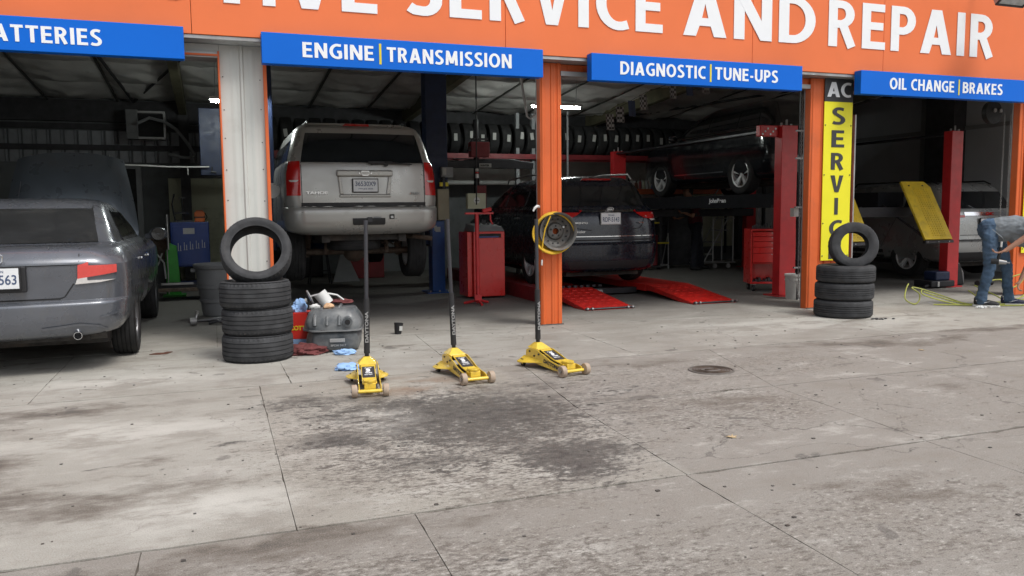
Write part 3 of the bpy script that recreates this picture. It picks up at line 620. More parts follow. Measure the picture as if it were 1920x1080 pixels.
# roof: rafters, purlins, insulation blankets sagging between them
for x in (-.45, 4.05, 8.45, 12.7):
    z = lambda y: roofz(y)-.06
    P(B().prism([(.3, z(.3)), (9.25, z(9.25)), (9.25, z(9.25)-.26), (.3, z(.3)-.38)], x-.07, x+.07, 'x'), 'rafter', 'olive_beam', smooth=0)
    if x > 12 or x < 0: P(B().box(x-.09, x+.09, 9.0, 9.2, 0, 3.3), 'frame_column', 'girt', smooth=0)
py = [.3, 1.75, 3.2, 4.65, 6.1, 7.5, 8.9]
for y in py[1:]: P(B().box(-3.9, 14.6, y-.03, y+.03, roofz(y)-.035, roofz(y)-.002), 'purlin', 'girt', smooth=0)
P(B().add([(-6.5, .0, roofz(0)+.03), (15.2, 0, roofz(0)+.03), (15.2, 9.4, roofz(9.4)+.03), (-6.5, 9.4, roofz(9.4)+.03), (-6.5, .0, roofz(0)+.08), (15.2, 0, roofz(0)+.08), (15.2, 9.4, roofz(9.4)+.08), (-6.5, 9.4, roofz(9.4)+.08)],
  [(0,3,2,1),(4,5,6,7),(0,1,5,4),(1,2,6,5),(2,3,7,6),(3,0,4,7)]), 'roof', 'galv', smooth=0)
ins = []
for v in range(5):
    def fn(a, b_, v=v):
        e = sin(pi*a)**.5*sin(pi*b_)**.5; w = noise.noise(Vector((a*3.1+v*7, b_*4.3, v)))*.085+noise.noise(Vector((a*9+v*3, b_*8, 3+v)))*.04
        return ((a-.5)*1.2, (b_-.5)*1.45, -.02-e*.10+w*e)
    o = P(B().grid(fn, 14, 14), 'insulation_blanket', 'insul', smooth=60); ins.append(o)
k = 0
for i in range(15):
    for j in range(6):
        x = -3.4+i*1.2; y = (py[j]+py[j+1])/2; o = ins[k] if k < 5 else ins[rnd.randrange(5)].copy()
        if k >= 5: COL.objects.link(o); o.parent = bld
        o.location = (x, y, roofz(y)-.045); o.rotation_euler = (math.atan(RS), 0, 0); k += 1
for i in range(15): 
    x = -2.8+i*1.2
    P(B().prism([(.3, roofz(.3)-.075), (9.1, roofz(9.1)-.075), (9.1, roofz(9.1)-.095), (.3, roofz(.3)-.095)], x-.02, x+.02, 'x'), 'blanket_strap', 'seam_tape', smooth=0)
for x0, y0, x1, y1 in ((-1.3, 8.8, -.2, 4.9), (-1.3, 8.8, -1.55, 4.8), (9, 8.8, 11.6, 5.0)):
    P(B().tube([(x0, y0, roofz(y0)-.14), (x1, y1, roofz(y1)-.14)], .025, 6), 'sway_brace', 'girt')

# ------------------------------------------------------------ signs
def sign(x0, x1, label, words, bar=None, z0=2.715, z1=3.005):
    t = thing('fascia_sign', label, 'sign', ((x0+x1)/2, -.245, 0), 0, 'blue service signs under the orange fascia'); c = (x0+x1)/2
    B().box(x0-c, x1-c, -.055, .06, z0, z1).obj('panel', K['sign_blue'], t, smooth=0, bevel=.004)
    for w, a, b in words: letters(w, a-c, z0+.075, b-a, .142, -.0555, K['white_paint'], t, ext=.003, gap=.12)
    if bar: B().box(bar-c-.011, bar-c+.011, -.0585, -.0555, z0+.045, z1-.045).obj('divider_bar', K['yellow_mark'], t, smooth=0)
sign(-3.6, -.17, 'blue fascia sign reading BATTERIES above the leftmost bay', [('BATTERIES', -1.80, -.845)])
sign(.51, 3.38, 'blue sign reading ENGINE TRANSMISSION between grey column and orange post', [('ENGINE', .885, 1.57), ('TRANSMISSION', 1.70, 3.02)], 1.635)
sign(3.95, 6.77, 'blue sign reading DIAGNOSTIC TUNE-UPS over the bay with the black car on ramps', [('DIAGNOSTIC', 4.30, 5.40), ('TUNE-UPS', 5.53, 6.41)], 5.47)
sign(7.67, 10.75, 'blue sign reading OIL CHANGE BRAKES right of the yellow vertical banner', [('OIL CHANGE', 8.13, 9.22), ('BRAKES', 9.37, 10.09)], 9.305)
for (x0, lab, nm) in ((7.36, 'tall yellow vertical banner with black AC heading reading SERVICE', 1), (10.96, 'yellow banner edge just visible on the far right post behind the bending man', 0)):
    t = thing('vertical_banner', lab, 'banner', (x0+.225, -.02, 0), 0)
    def flut(u, v, x_=.225): return ((u-.5)*2*x_, .004*sin(v*21)+.003*sin(u*6+v*9)-.006, .62+v*2.02)
    B().prism([(-.225, .62), (.225, .62), (.225, 2.645), (-.225, 2.645)], .0, .008).obj('banner_face', K['banner_yellow'], t, smooth=0)
    B().prism([(-.225, 2.647), (.225, 2.647), (.225, 2.93), (.18, 2.965), (.0, 2.94), (-.17, 2.965), (-.225, 2.93)], -.002, .008).obj('banner_heading', K['banner_black'], t, smooth=0)
    letters('AC', -.19, 2.705, .38, .185, -.003, K['white_paint'], t, gap=.06)
    for i, c in enumerate('SERVICE'): w = .205 if c != 'I' else .06; letters(c, -w/2, 2.36-.287*i, w, .215, -.001, K['banner_black'], t)
    g = B()
    for z in (2.35, 1.72, 1.1, .68):
        for x in (-.205, .205): g.sphere((x, -.002, z), .009, 8, 5)
    g.obj('grommet', K['dark_steel'], t, kind='stuff')
# floodlight hanging over the fascia
t = thing('floodlight', 'grey rectangular floodlight on an arm over the orange fascia, top right corner', 'light', (9.72, -.75, 3.98))
mt = Matrix.Rotation(R(-38), 4, 'X')
B().prism([(-.24, -.02), (.24, -.02), (.19, .12), (-.19, .12)], -.17, .17, 'y', mt).obj('housing', K['galv'], t, smooth=0, bevel=.008)
B().box(-.215, .215, -.145, .145, -.03, -.021, mt).obj('lens', K['lens_glass'], t, smooth=0)
for a in ((-.24, .24, -.17, -.147), (-.24, .24, .147, .17), (-.24, -.217, -.146, .146), (.217, .24, -.146, .146)): B().box(a[0], a[1], a[2], a[3], -.04, -.021, mt).obj('lens_frame', K['dark_steel'], t, smooth=0)
B().tube([(0, .05, .1), (0, .1, .3), (0, .57, .42)], .022).obj('arm', K['galv'], t)
# ------------------------------------------------------------ grey saloon in the first bay, bonnet raised
def plate(t, x, z, y, w, h, lines, ink='plate_ink', frame='black_plastic', mt=None):
    f = B().box(x-w/2-.012, x+w/2+.012, y-.006, y+.008, z-h/2-.012, z+h/2+.012, mt).obj('licence_plate', K[frame], t, smooth=0, bevel=.003)
    B().box(x-w/2, x+w/2, y-.010, y-.0062, z-h/2, z+h/2, mt).obj('plate_face', K['plate_white'], f, smooth=0)
    for body, u, v, ww, hh in lines: text(body, x-w/2+u*w, z-h/2+v*h, ww*w, hh*h, y-.0102, K[ink], f, off=.012, mt=mt)
    return f
CA = (-1.59, -1.15)
t = thing('saloon_car', 'dusty grey saloon car backed up to the left bay with its bonnet raised', 'car', (CA[0], CA[1], 0))
lv = [(.30,.14,4.60,.66,.24,.10,.30,.25),(.33,.06,4.72,.80,.26,.11,.32,.28),(.40,.02,4.80,.86,.27,.12,.34,.30),(.48,.00,4.84,.885,.27,.12,.36,.30),(.575,-.005,4.86,.90,.27,.12,.36,.30),
      (.60,.01,4.86,.905,.27,.12,.36,.30),(.615,.055,4.85,.907,.26,.12,.36,.30),(.76,.045,4.82,.912,.26,.12,.36,.32),(.90,.03,4.76,.905,.26,.12,.36,.34),(.915,.03,4.70,.90,.28,.12,.36,.34),
      (.985,.085,4.45,.865,.28,.12,.36,.36),(1.03,.15,4.1,.825,.28,.12,.34,.3),(1.048,.25,3.75,.79,.26,.12,.34,.2),(1.06,.44,3.6,.775,.22,.10,.34,.15),
      (1.16,.62,3.35,.735,.20,.10,.3,.15),(1.28,.84,3.05,.68,.18,.11,.28,.15),(1.38,1.04,2.78,.62,.18,.12,.26,.15),(1.43,1.22,2.58,.565,.2,.12,.26,.15),(1.455,1.42,2.42,.50,.22,.1,.26,.12),(1.468,1.62,2.25,.38,.2,.06,.2,.1)]
body, bv = carbody(lv, ((1.10, .325), (3.90, .325)), .355, K['accord_paint'], t)
decal(bv, 'rear', [(-.66,1.068),(.66,1.068),(.56,1.385),(.50,1.425),(-.50,1.425),(-.56,1.385)], K['glass_dusty'], t, 'rear_window', .007)
for ax in ('left', 'right'):
    for pl in ([(1.42,1.09),(2.18,1.09),(2.18,1.395),(1.80,1.40),(1.56,1.33),(1.38,1.20)], [(2.23,1.09),(3.05,1.09),(3.12,1.12),(2.72,1.38),(2.60,1.395),(2.23,1.395)]): decal(bv, ax, pl, K['glass'], t, 'side_window', .006)
    strip(bv, ax, [(1.36,1.12),(1.42,1.07),(3.1,1.07)], .018, K['black_plastic'], t, 'window_trim', .006)
    strip(bv, ax, [(2.20,1.06),(2.20,.45),(2.6,.38),(3.2,.38)], .008, K['seam'], t, 'door_seam'); strip(bv, ax, [(1.36,1.06),(1.5,.7),(1.62,.45),(2.2,.38)], .008, K['seam'], t, 'door_seam')
    decal(bv, ax, rrect(1.55,1.75,.86,.89,.012), K['chrome'], t, 'door_handle', .02); decal(bv, ax, rrect(2.4,2.6,.85,.88,.012), K['chrome'], t, 'door_handle', .02)
for s in (-1, 1):
    L = decal(bv, 'rear', [(s*.555,.90),(s*.62,.918),(s*.74,.932),(s*.825,.948),(s*.822,.83),(s*.70,.812),(s*.548,.79)], K['lamp_pink'], t, 'taillight', .014, .03)
    decal(bv, 'rear', [(s*.530,.745),(s*.547,.792),(s*.70,.813),(s*.821,.831),(s*.82,.775),(s*.70,.755)], K['lamp_clear'], L, 'clear_lens', .014, .03)
    strip(bv, 'rear', [(s*.56,1.03),(s*.565,.93)], .007, K['seam'], t, 'panel_seam'); strip(bv, 'rear', [(s*.52,.75),(s*.45,.645),(s*.42,.635)], .010, K['seam'], t, 'panel_seam')
    strip(bv, 'rear', [(s*.70,.47),(s*.82,.50),(s*.89,.505)], .014, K['accord_paint'], t, 'bumper_crease', .012)
    strip(bv, 'rear', [(s*.28,.395),(s*.55,.42),(s*.68,.40),(s*.74,.36)], .018, K['accord_paint'], t, 'bumper_crease', .012)
strip(bv, 'rear', [(-.42,.632),(.42,.632)], .012, K['seam'], t, 'panel_seam')
strip(bv, 'rear', [(-.56,.912),(.56,.912)], .010, K['accord_paint'], t, 'boot_crease', .010); strip(bv, 'rear', [(-.56,.903),(.56,.903)], .006, K['seam'], t, 'panel_seam', .003)
B().box(-.20, .20, -.002, .04, .70, .905).obj('plate_recess', K['black_plastic'], t, smooth=0, bevel=.01)
plate(t, 0, .815, -.012, .31, .16, [('B73 563', .05, .2, .9, .48), ('OREGON', .33, .78, .34, .12)])
B().tube([(-.048, .0, .99), (-.042, -.0, .945), (-.03, -.0, .935), (.03, -.0, .935), (.042, -.0, .945), (.048, .0, .99), (.035, .008, 1.0), (-.035, .008, 1.0)], .006, 6, closed=True).obj('emblem', K['chrome'], t)
B().tube([(-.025, .0, .987), (-.018, -.004, .948)], .006, 6).tube([(.025, .0, .987), (.018, -.004, .948)], .006, 6).tube([(-.02, -.0, .967), (.02, -.0, .967)], .006, 6).obj('emblem', K['chrome'], t)
e = B(); e.lathe([(.032, .0), (.032, .22), (.028, .22), (.028, .0)], 20, rotm('X', R(-90), (.53, .06, .325)), closed=True); e.obj('exhaust_tip', K['chrome'], t)
B().cyl((.53, .10, .325), (.53, .11, .325), .027).obj('exhaust_bore', K['seam'], t, smooth=0)
B().cyl((.35, .28, .36), (.72, .28, .36), .095, n=20).obj('silencer', K['under'], t)
B().box(-.70, .70, .5, 4.3, .2, .3).box(-.6, .6, .2, .5, .27, .34).cyl((-.7, 1.1, .3), (.7, 1.1, .3), .04).obj('underbody', K['under'], t, smooth=0)
for s in (-1, 1):
    wheel(t, s*.79, 1.10, .325, s, .325, .215, .215, K['alloy_dark'], K, 5, twin=True); wheel(t, s*.79, 3.90, .325, s, .325, .215, .215, K['alloy_dark'], K, 5, twin=True)
    mb = B(); mb.sphere((s*1.0, 3.02, 1.08), .1, 14, 10, (1, .7, .75)); mb.tube([(s*.86, 3.05, 1.05), (s*.95, 3.03, 1.06)], .03); o = mb.obj('door_mirror', K['accord_paint'], t)
    B().cyl((s*1.0, 2.955, 1.08), (s*1.0, 2.952, 1.08), .07, n=20).obj('mirror_glass', K['glass'], o, smooth=0)
# raised bonnet: a curved, creased sheet hinged near the windscreen
def hd(u, v):
    x = (u-.5)*2; hwid = .74-.16*v**1.5-.02*math.exp(-((v-.0)/.1)**2); xx = x*hwid
    L = 1.12; a = R(77); bul = .09*(1-x*x)*sin(pi*min(1, v*1.0))*1.0; edge = -.10*max(0, v-.80)**1*2.2*(1) - .07*abs(x)**6
    topc = -.085*v*abs(x)**2.4
    yy = 3.72+v*L*cos(a)-(bul*.8+edge)*sin(a)-.0; zz = .98+v*L*sin(a)+topc+bul*.15
    return (xx, yy, zz)
b = B(); n1, n2 = 28, 22; b.grid(hd, n1, n2); k = len(b.v); b.v += [(x, y+.03, z-.008) for x, y, z in b.v[:k]]
b.f += [tuple(i+k for i in reversed(f)) for f in b.f[:]]
m_ = n2+1
for j in range(n2): b.f.append((j, j+1, j+1+k, j+k)); b.f.append((n1*m_+j, n1*m_+j+k, n1*m_+j+1+k, n1*m_+j+1))
for i in range(n1): b.f.append((i*m_, i*m_+k, (i+1)*m_+k, (i+1)*m_)); b.f.append((i*m_+n2, (i+1)*m_+n2, (i+1)*m_+n2+k, i*m_+n2+k))
hood = b.obj('raised_bonnet', K['hood_paint'], t, smooth=50)
for s in (-1, 1):
    c = B(); c.tube([tuple(Vector(hd(.5+s*.41+s*.0*v, v))+Vector((0, -.004, 0))) for v in [.05*i for i in range(1, 15)]], .006, 6); c.obj('bonnet_crease', K['accord_paint'], hood)
    B().tube([(s*.42, 4.05, 2.05), (s*.44, 4.02, 1.98)], .008).obj('bonnet_buffer', K['chrome'], hood)
B().tube([(.5, 4.3, 1.0), (.35, 3.98, 1.9)], .006).obj('bonnet_prop', K['steel'], t)

# ------------------------------------------------------------ champagne estate SUV raised on the two-post lift
t = thing('large_suv', 'champagne full-size SUV raised on a blue two-post lift in the second bay', 'car', (1.87, 1.98, .50), R(0))
lv = [(.52,.10,4.95,.78,.2,.07,.3,.2),(.56,.04,5.02,.93,.24,.08,.34,.25),(.62,-.0,5.08,.985,.25,.085,.36,.28),(.70,-.02,5.1,1.0,.25,.09,.36,.28),(.80,-.02,5.1,1.005,.25,.09,.36,.28),
      (.865,.00,5.1,1.005,.25,.09,.36,.28),(.88,.07,5.1,1.003,.23,.08,.36,.28),(1.0,.075,5.08,1.0,.2,.07,.34,.28),(1.10,.08,5.02,.995,.2,.07,.34,.28),(1.18,.085,4.0,.985,.2,.07,.3,.2),(1.30,.095,3.85,.98,.2,.07,.3,.2),
      (1.42,.11,3.7,.965,.2,.07,.3,.2),(1.46,.125,3.62,.945,.2,.07,.3,.2),(1.62,.17,3.4,.905,.2,.075,.3,.2),(1.75,.21,3.2,.865,.2,.08,.3,.2),(1.86,.26,3.02,.82,.2,.085,.28,.2),(1.915,.30,2.9,.78,.2,.085,.28,.2),(1.945,.35,2.78,.72,.2,.08,.28,.2),(1.965,.45,2.6,.60,.2,.06,.26,.15),(1.975,.65,2.35,.42,.2,.03,.2,.1)]
body, bv = carbody(lv, ((1.08, .40), (4.03, .40)), .44, K['tahoe_paint'], t)
decal(bv, 'rear', [(-.79,1.44),(.79,1.44),(.735,1.72),(.70,1.85),(.66,1.885),(-.66,1.885),(-.70,1.85),(-.735,1.72)], K['glass'], t, 'rear_window', .006)
sp = decal(bv, 'rear', [(-.70,1.905),(.70,1.905),(.67,1.93),(-.67,1.93)], K['tahoe_paint'], t, 'roof_spoiler', .03, .08, .05)
decal(bv, 'rear', [(-.24,1.898),(.24,1.898),(.20,1.925),(-.20,1.925)], K['lamp_red'], t, 'brake_light', .036, .08, .03)
for s in (-1, 1):
    L = decal(bv, 'rear', [(s*.80,1.45),(s*.785,1.53),(s*.87,1.53),(s*.925,1.435),(s*.955,1.30),(s*.962,1.02),(s*.80,1.02)], K['lamp_red'], t, 'taillight', .012, .04, .02)
    decal(bv, 'rear', rrect(min(s*.825, s*.93), max(s*.825, s*.93), 1.19, 1.265, .03), K['lamp_clear'], L, 'clear_lens', .017, .03)
    strip(bv, 'rear', [(s*.79,1.44),(s*.79,.90)], .008, K['seam'], t, 'tailgate_seam')
strip(bv, 'rear', [(-.80,.905),(.80,.905)], .05, K['black_plastic'], t, 'step_pad', .008)
B().box(-.36, .36, .045, .12, 1.262, 1.342).obj('tailgate_handle', K['tahoe_paint'], t, smooth=0, bevel=.018)
B().box(-.33, .33, .055, .11, .995, 1.035).obj('plate_surround', K['tahoe_paint'], t, smooth=0, bevel=.012)
for s in (-1, 1): B().prism([(s*.345, 1.262), (s*.31, 1.262), (s*.27, 1.035), (s*.325, 1.035)], .06, .11).obj('plate_surround', K['tahoe_paint'], t, smooth=0, bevel=.010)
pt = B(); ed = [(-.092,.012),(-.052,.012),(-.046,.032),(.046,.032),(.052,.012),(.092,.012),(.082,-.014),(.046,-.014),(.040,-.032),(-.040,-.032),(-.046,-.014),(-.082,-.014)]
pt.prism([(x, z+1.302) for x, z in ed], .030, .044).obj('emblem', K['chrome'], t, smooth=0, bevel=.003)
B().prism([(x*.86, z*.7+1.302) for x, z in ed], .0285, .0295).obj('emblem_inlay', K['tahoe_paint'], t, smooth=0)
plate(t, 0, 1.145, .052, .31, .155, [('36530X9', .08, .45, .84, .38), ('7TH JUL 2023', .2, .15, .6, .14)], 'plate_ink')
text('TAHOE', -.745, 1.035, .27, .036, .066, K['chrome'], t, off=.03, ext=.004); text('FLEX', .60, 1.03, .12, .03, .07, K['grey_box'], t, off=.02, ext=.002)
decal(bv, 'rear', rrect(-.185,.23,.645,.785,.02), K['black_plastic'], t, 'tow_bracket', .02); B().box(.0, .06, -.05, -.01, .68, .74).box(.012, .048, -.052, -.049, .692, .728).obj('tow_receiver', K['dark_steel'], t, smooth=0)
B().box(.08, .18, -.034, -.03, .70, .745).obj('bumper_label', K['grey_box'], t, smooth=0); B().box(.29, .35, -.032, -.025, .715, .775).obj('trailer_socket', K['seam'], t, smooth=0); B().box(.30, .335, -.038, -.032, .725, .755).obj('socket_cover', K['white_plastic'], t, smooth=0)
w_ = B(); w_.tube([(.08, .085, 1.425), (.34, .075, 1.435), (.62, .09, 1.42)], [.016, .013, .007], 6); w_.cyl((.28, .12, 1.42), (.28, .07, 1.42), .03, n=10); w_.box(.05, .36, .07, .1, 1.425, 1.455); w_.obj('wiper', K['black_plastic'], t, smooth=30)
for ax in ('left', 'right'):
    for pl in ([(.38,1.47),(1.18,1.47),(1.18,1.80),(.62,1.80),(.45,1.72)], [(1.26,1.47),(2.2,1.47),(2.2,1.80),(1.26,1.80)], [(2.27,1.47),(3.3,1.47),(2.95,1.75),(2.8,1.80),(2.27,1.80)]): decal(bv, ax, pl, K['glass'], t, 'side_window', .006)
    strip(bv, ax, [(2.23,1.4),(2.23,.65)], .008, K['seam'], t, 'door_seam'); strip(bv, ax, [(1.22,1.4),(1.5,.95),(1.7,.65)], .008, K['seam'], t, 'door_seam')
    decal(bv, ax, rrect(1.4,1.6,1.16,1.2,.015), K['tahoe_paint'], t, 'door_handle', .025)
for s in (-1, 1): B().tube([(s*.64, .55, 1.97), (s*.64, .7, 2.0), (s*.64, 2.4, 2.0), (s*.64, 2.55, 1.96)], .016).obj('roof_rail', K['black_plastic'], t)
for s in (-1, 1):
    mb = B(); mb.box(s*1.08-.09, s*1.08+.09, 3.35, 3.45, 1.32, 1.58).box(s*.98-.06, s*.98+.06, 3.38, 3.42, 1.36, 1.42); mb.obj('door_mirror', K['tahoe_paint'], t, smooth=0, bevel=.02)
fl = B(); fl.lathe([(0, -.012), (.10, -.012), (.105, 0), (.10, .012), (0, .012)], 24, rotm('X', R(80), (-1.10, .85, 1.10))); fl.tube([(-.99, .92, 1.1), (-1.03, .88, 1.1)], .012); fl.obj('fuel_door', K['tahoe_paint'], t)
# underside: spare wheel, axle, shocks, exhaust, frame rails
ub = B(); ub.box(-.55, -.45, .2, 4.6, .42, .56).box(.45, .55, .2, 4.6, .42, .56).box(-.5, .5, .25, .35, .44, .56).box(-.8, .8, .5, 4.4, .56, .60); ub.obj('chassis_rails', K['under'], t, smooth=0)
DR = .12   # axle hangs at full droop
ax_ = B(); ax_.cyl((-.78, 1.08, .38-DR), (.78, 1.08, .38-DR), .045); ax_.sphere((0, 1.08, .38-DR), .16, 14, 10, (1, .9, .95)); ax_.tube([(-.5, 1.2, .3), (-.55, 2.2, .45)], .025); ax_.tube([(.5, 1.2, .3), (.55, 2.2, .45)], .025); ax_.obj('rear_axle', K['rusty'], t)
sw = tyre_mesh(.36, .22, .22, 40).obj('spare_tyre', K['rubber_car'], t, smooth=32); sw.location = (-.08, .62, .41); B().cyl((-.08, .62, .34), (-.08, .62, .40), .2, n=24).obj('spare_rim', K['rusty'], sw, smooth=30).matrix_parent_inverse = Matrix.Translation((.08, -.62, -.41))
B().tube([(.55, 1.9, .42), (.6, 1.3, .42), (.62, .8, .47), (.72, .45, .47), (.93, .32, .44)], .032, 10).cyl((.5, 2.0, .4), (.5, 2.7, .4), .1).obj('exhaust_pipe', K['rusty'], t)
hs_ = B()
hs_l=0
for s in (-1, 1): hs_.tube([(s*.42, .9, .25), (s*.40, .8, .58)], .03); hs_.tube([(s*.66, 1.2, .2), (s*.6, 1.1, .6)], .05); 
for k in range(6): hs_.tube([(.1+.08*k, .72+.03*k, .42), (.15+.08*k, .66, .34+.02*(k % 3)), (.2+.08*k, .75, .40)], .012, 6)
hs_.obj('suspension_links', K['rusty'], t, kind='stuff')
B().box(-.25, .35, 1.5, 3.2, .30, .55).obj('fuel_tank_shield', K['under'], t, smooth=0, bevel=.05)
for s in (-1, 1): wheel(t, s*.83, 1.08, .39-DR, s, .395, .265, .24, K['alloy'], K, 6); wheel(t, s*.83, 4.03, .39-.08, s, .395, .265, .24, K['alloy'], K, 6)

# ------------------------------------------------------------ dark blue crossover on the alignment rack
t = thing('crossover_car', 'dark blue crossover parked on red alignment ramps behind the middle orange post', 'car', (5.50, 2.22, .17))
lv = [(.22,.12,4.45,.72,.24,.10,.3,.3),(.26,.05,4.55,.86,.28,.13,.34,.3),(.36,.01,4.62,.91,.30,.14,.38,.32),(.50,-.01,4.66,.93,.31,.15,.38,.32),(.62,-.01,4.66,.94,.31,.15,.38,.32),(.66,.03,4.66,.942,.30,.15,.38,.32),
      (.80,.04,4.64,.942,.30,.15,.38,.32),(.95,.05,4.5,.935,.30,.16,.36,.32),(1.06,.075,3.9,.925,.30,.16,.34,.3),(1.14,.11,3.6,.90,.30,.16,.32,.25),(1.17,.15,3.5,.87,.29,.16,.32,.25),
      (1.30,.22,3.25,.81,.28,.16,.3,.2),(1.44,.30,2.95,.755,.27,.16,.3,.2),(1.55,.38,2.7,.69,.27,.16,.3,.2),(1.60,.44,2.5,.62,.27,.15,.28,.2),(1.63,.52,2.3,.52,.25,.12,.26,.2),(1.645,.7,2.1,.36,.2,.08,.2,.1)]
body, bv = carbody(lv, ((.98, .36), (3.68, .36)), .395, K['kia_paint'], t)
decal(bv, 'rear', [(-.78,1.19),(.78,1.19),(.70,1.36),(.60,1.50),(.48,1.545),(-.48,1.545),(-.60,1.50),(-.70,1.36)], K['glass'], t, 'rear_window', .006)
decal(bv, 'rear', [(-.30,1.565),(.30,1.565),(.26,1.592),(-.26,1.592)], K['lamp_red'], t, 'brake_light', .02, .06, .02)
for s in (-1, 1):
    L = decal(bv, 'rear', [(s*.42,1.12),(s*.60,1.165),(s*.90,1.15),(s*.925,1.02),(s*.74,.99),(s*.60,1.01),(s*.50,1.06)], K['lamp_red'], t, 'taillight', .012, .04, .02)
    decal(bv, 'rear', [(s*.62,1.04),(s*.925,1.05),(s*.92,.985),(s*.74,.965)], K['lamp_clear'], L, 'clear_lens', .015, .03)
    strip(bv, 'rear', [(s*.60,1.0),(s*.56,.90),(s*.50,.86),(s*.3,.835)], .012, K['seam'], t, 'tailgate_seam')
    B().tube([(s*.62, .55, 1.60), (s*.64, .7, 1.68), (s*.66, 1.6, 1.70), (s*.64, 2.6, 1.66), (s*.62, 2.7, 1.6)], .014).obj('roof_rail', K['steel'], t)
    wheel(t, s*.82, .98, .35, s, .35, .225, .225, K['alloy'], K, 5, twin=True); wheel(t, s*.82, 3.68, .35, s, .35, .225, .225, K['alloy'], K, 5, twin=True)
    decal(bv, 'rear', rrect(min(s*.5, s*.8), max(s*.5, s*.8), .50, .56, .02), K['lamp_red'], t, 'reflector', .008, .04)
strip(bv, 'rear', [(-.42,1.115),(.42,1.115)], .03, K['chrome'], t, 'chrome_bar', .008); strip(bv, 'rear', [(-.88,.745),(.88,.745)], .009, K['chrome'], t, 'chrome_strip', .006)
strip(bv, 'rear', [(-.9,.69),(.9,.69)], .02, K['seam'], t, 'bumper_seam'); decal(bv, 'rear', [(-.72,.45),(.72,.45),(.62,.27),(-.62,.27)], K['black_plastic'], t, 'bumper_skirt', .008)
B().tube([(.055*cos(a), .045, 1.14+.03*sin(a)) for a in [2*pi*i/20 for i in range(20)]], .006, 6, closed=True).obj('emblem', K['chrome'], t); text('KIA', -.035, 1.127, .07, .026, .04, K['chrome'], t, off=.02, ext=.003)
plate(t, 0, 1.005, .03, .305, .152, [('RDP-5143', .06, .18, .88, .46), ('TEXAS', .33, .74, .34, .16)], 'plate_ink', 'steel')
text('SORENTO', -.62, .93, .26, .028, .055, K['chrome'], t, off=.02, ext=.003); text('tricolor', -.58, .80, .18, .035, .05, K['chrome'], t, off=.02, ext=.002); text('V6', .48, .93, .09, .024, .06, K['chrome'], t, off=.02, ext=.003)
for ax in ('left', 'right'):
    for pl in ([(.55,1.2),(1.25,1.2),(1.25,1.5),(.85,1.49),(.65,1.40)], [(1.32,1.2),(2.15,1.2),(2.15,1.5),(1.32,1.5)], [(2.22,1.2),(3.15,1.2),(2.85,1.42),(2.7,1.49),(2.22,1.5)]): decal(bv, ax, pl, K['glass'], t, 'side_window', .006)
    decal(bv, ax, rrect(1.4,1.6,1.0,1.03,.012), K['chrome'], t, 'door_handle', .02); decal(bv, ax, rrect(2.35,2.55,.99,1.02,.012), K['chrome'], t, 'door_handle', .02)
    strip(bv, ax, [(2.18,1.15),(2.18,.4)], .008, K['seam'], t, 'door_seam'); strip(bv, ax, [(.5,1.18),(3.3,1.165)], .012, K['chrome'], t, 'window_trim', .006)
for s in (-1, 1):
    o = B().sphere((s*1.03, 3.0, 1.18), .1, 12, 8, (1, .6, .7)).obj('door_mirror', K['kia_paint'], t)
B().box(-.6, .6, .3, 4.2, .15, .24).obj('underbody', K['under'], t, smooth=0)

# ------------------------------------------------------------ silver compact SUV in the fourth bay
t = thing('compact_suv', 'silver-grey compact SUV on the floor at far right behind the red lift post', 'car', (12.52, 1.75, .06))
lv = [(.28,.14,4.3,.72,.22,.08,.3,.3),(.32,.05,4.5,.86,.26,.1,.34,.3),(.42,.01,4.6,.91,.28,.11,.36,.3),(.55,-.01,4.66,.925,.28,.11,.36,.3),(.64,-.01,4.66,.925,.28,.11,.36,.3),(.68,.04,4.66,.925,.26,.1,.36,.3),
      (.85,.05,4.62,.925,.26,.1,.36,.3),(1.0,.06,4.4,.915,.26,.1,.34,.3),(1.12,.085,3.7,.905,.26,.1,.32,.2),(1.18,.11,3.5,.88,.25,.1,.32,.2),(1.32,.19,3.25,.825,.24,.11,.3,.2),(1.46,.28,2.95,.77,.23,.12,.3,.2),
      (1.57,.36,2.7,.71,.23,.12,.3,.2),(1.62,.43,2.5,.64,.22,.11,.28,.2),(1.65,.52,2.3,.54,.22,.1,.26,.2),(1.665,.7,2.1,.38,.2,.06,.2,.1)]
body, bv = carbody(lv, ((.93, .37), (3.78, .37)), .42, K['gmc_paint'], t)
decal(bv, 'rear', [(-.78,1.2),(.78,1.2),(.70,1.38),(.62,1.52),(.55,1.56),(-.55,1.56),(-.62,1.52),(-.70,1.38)], K['glass'], t, 'rear_window', .006)
strip(bv, 'rear', [(-.50,1.11),(.50,1.11)], .06, K['chrome'], t, 'chrome_bar', .010); text('GMC', -.09, 1.085, .18, .05, .04, K['lamp_red'], t, off=.03, ext=.004)
for s in (-1, 1):
    L = decal(bv, 'rear', [(s*.50,1.17),(s*.88,1.17),(s*.90,1.05),(s*.50,1.05)], K['lamp_red'], t, 'taillight', .012, .04, .02)
    decal(bv, 'rear', [(s*.51,1.115),(s*.80,1.115),(s*.80,1.055),(s*.51,1.055)], K['lamp_clear'], L, 'clear_lens', .016, .04)
plate(t, -.05, .95, .035, .31, .155, [('KTL 8541', .06, .18, .88, .46)], 'seam', 'black_plastic')
strip(bv, 'rear', [(-.90,.65),(.90,.65)], .03, K['seam'], t, 'bumper_seam', .004); decal(bv, 'rear', [(-.86,.52),(.86,.52),(.78,.31),(-.78,.31)], K['black_plastic'], t, 'bumper_skirt', .008); strip(bv, 'rear', [(-.6,.75),(-.2,.75)], .01, K['seam'], t, 'badge', .004)
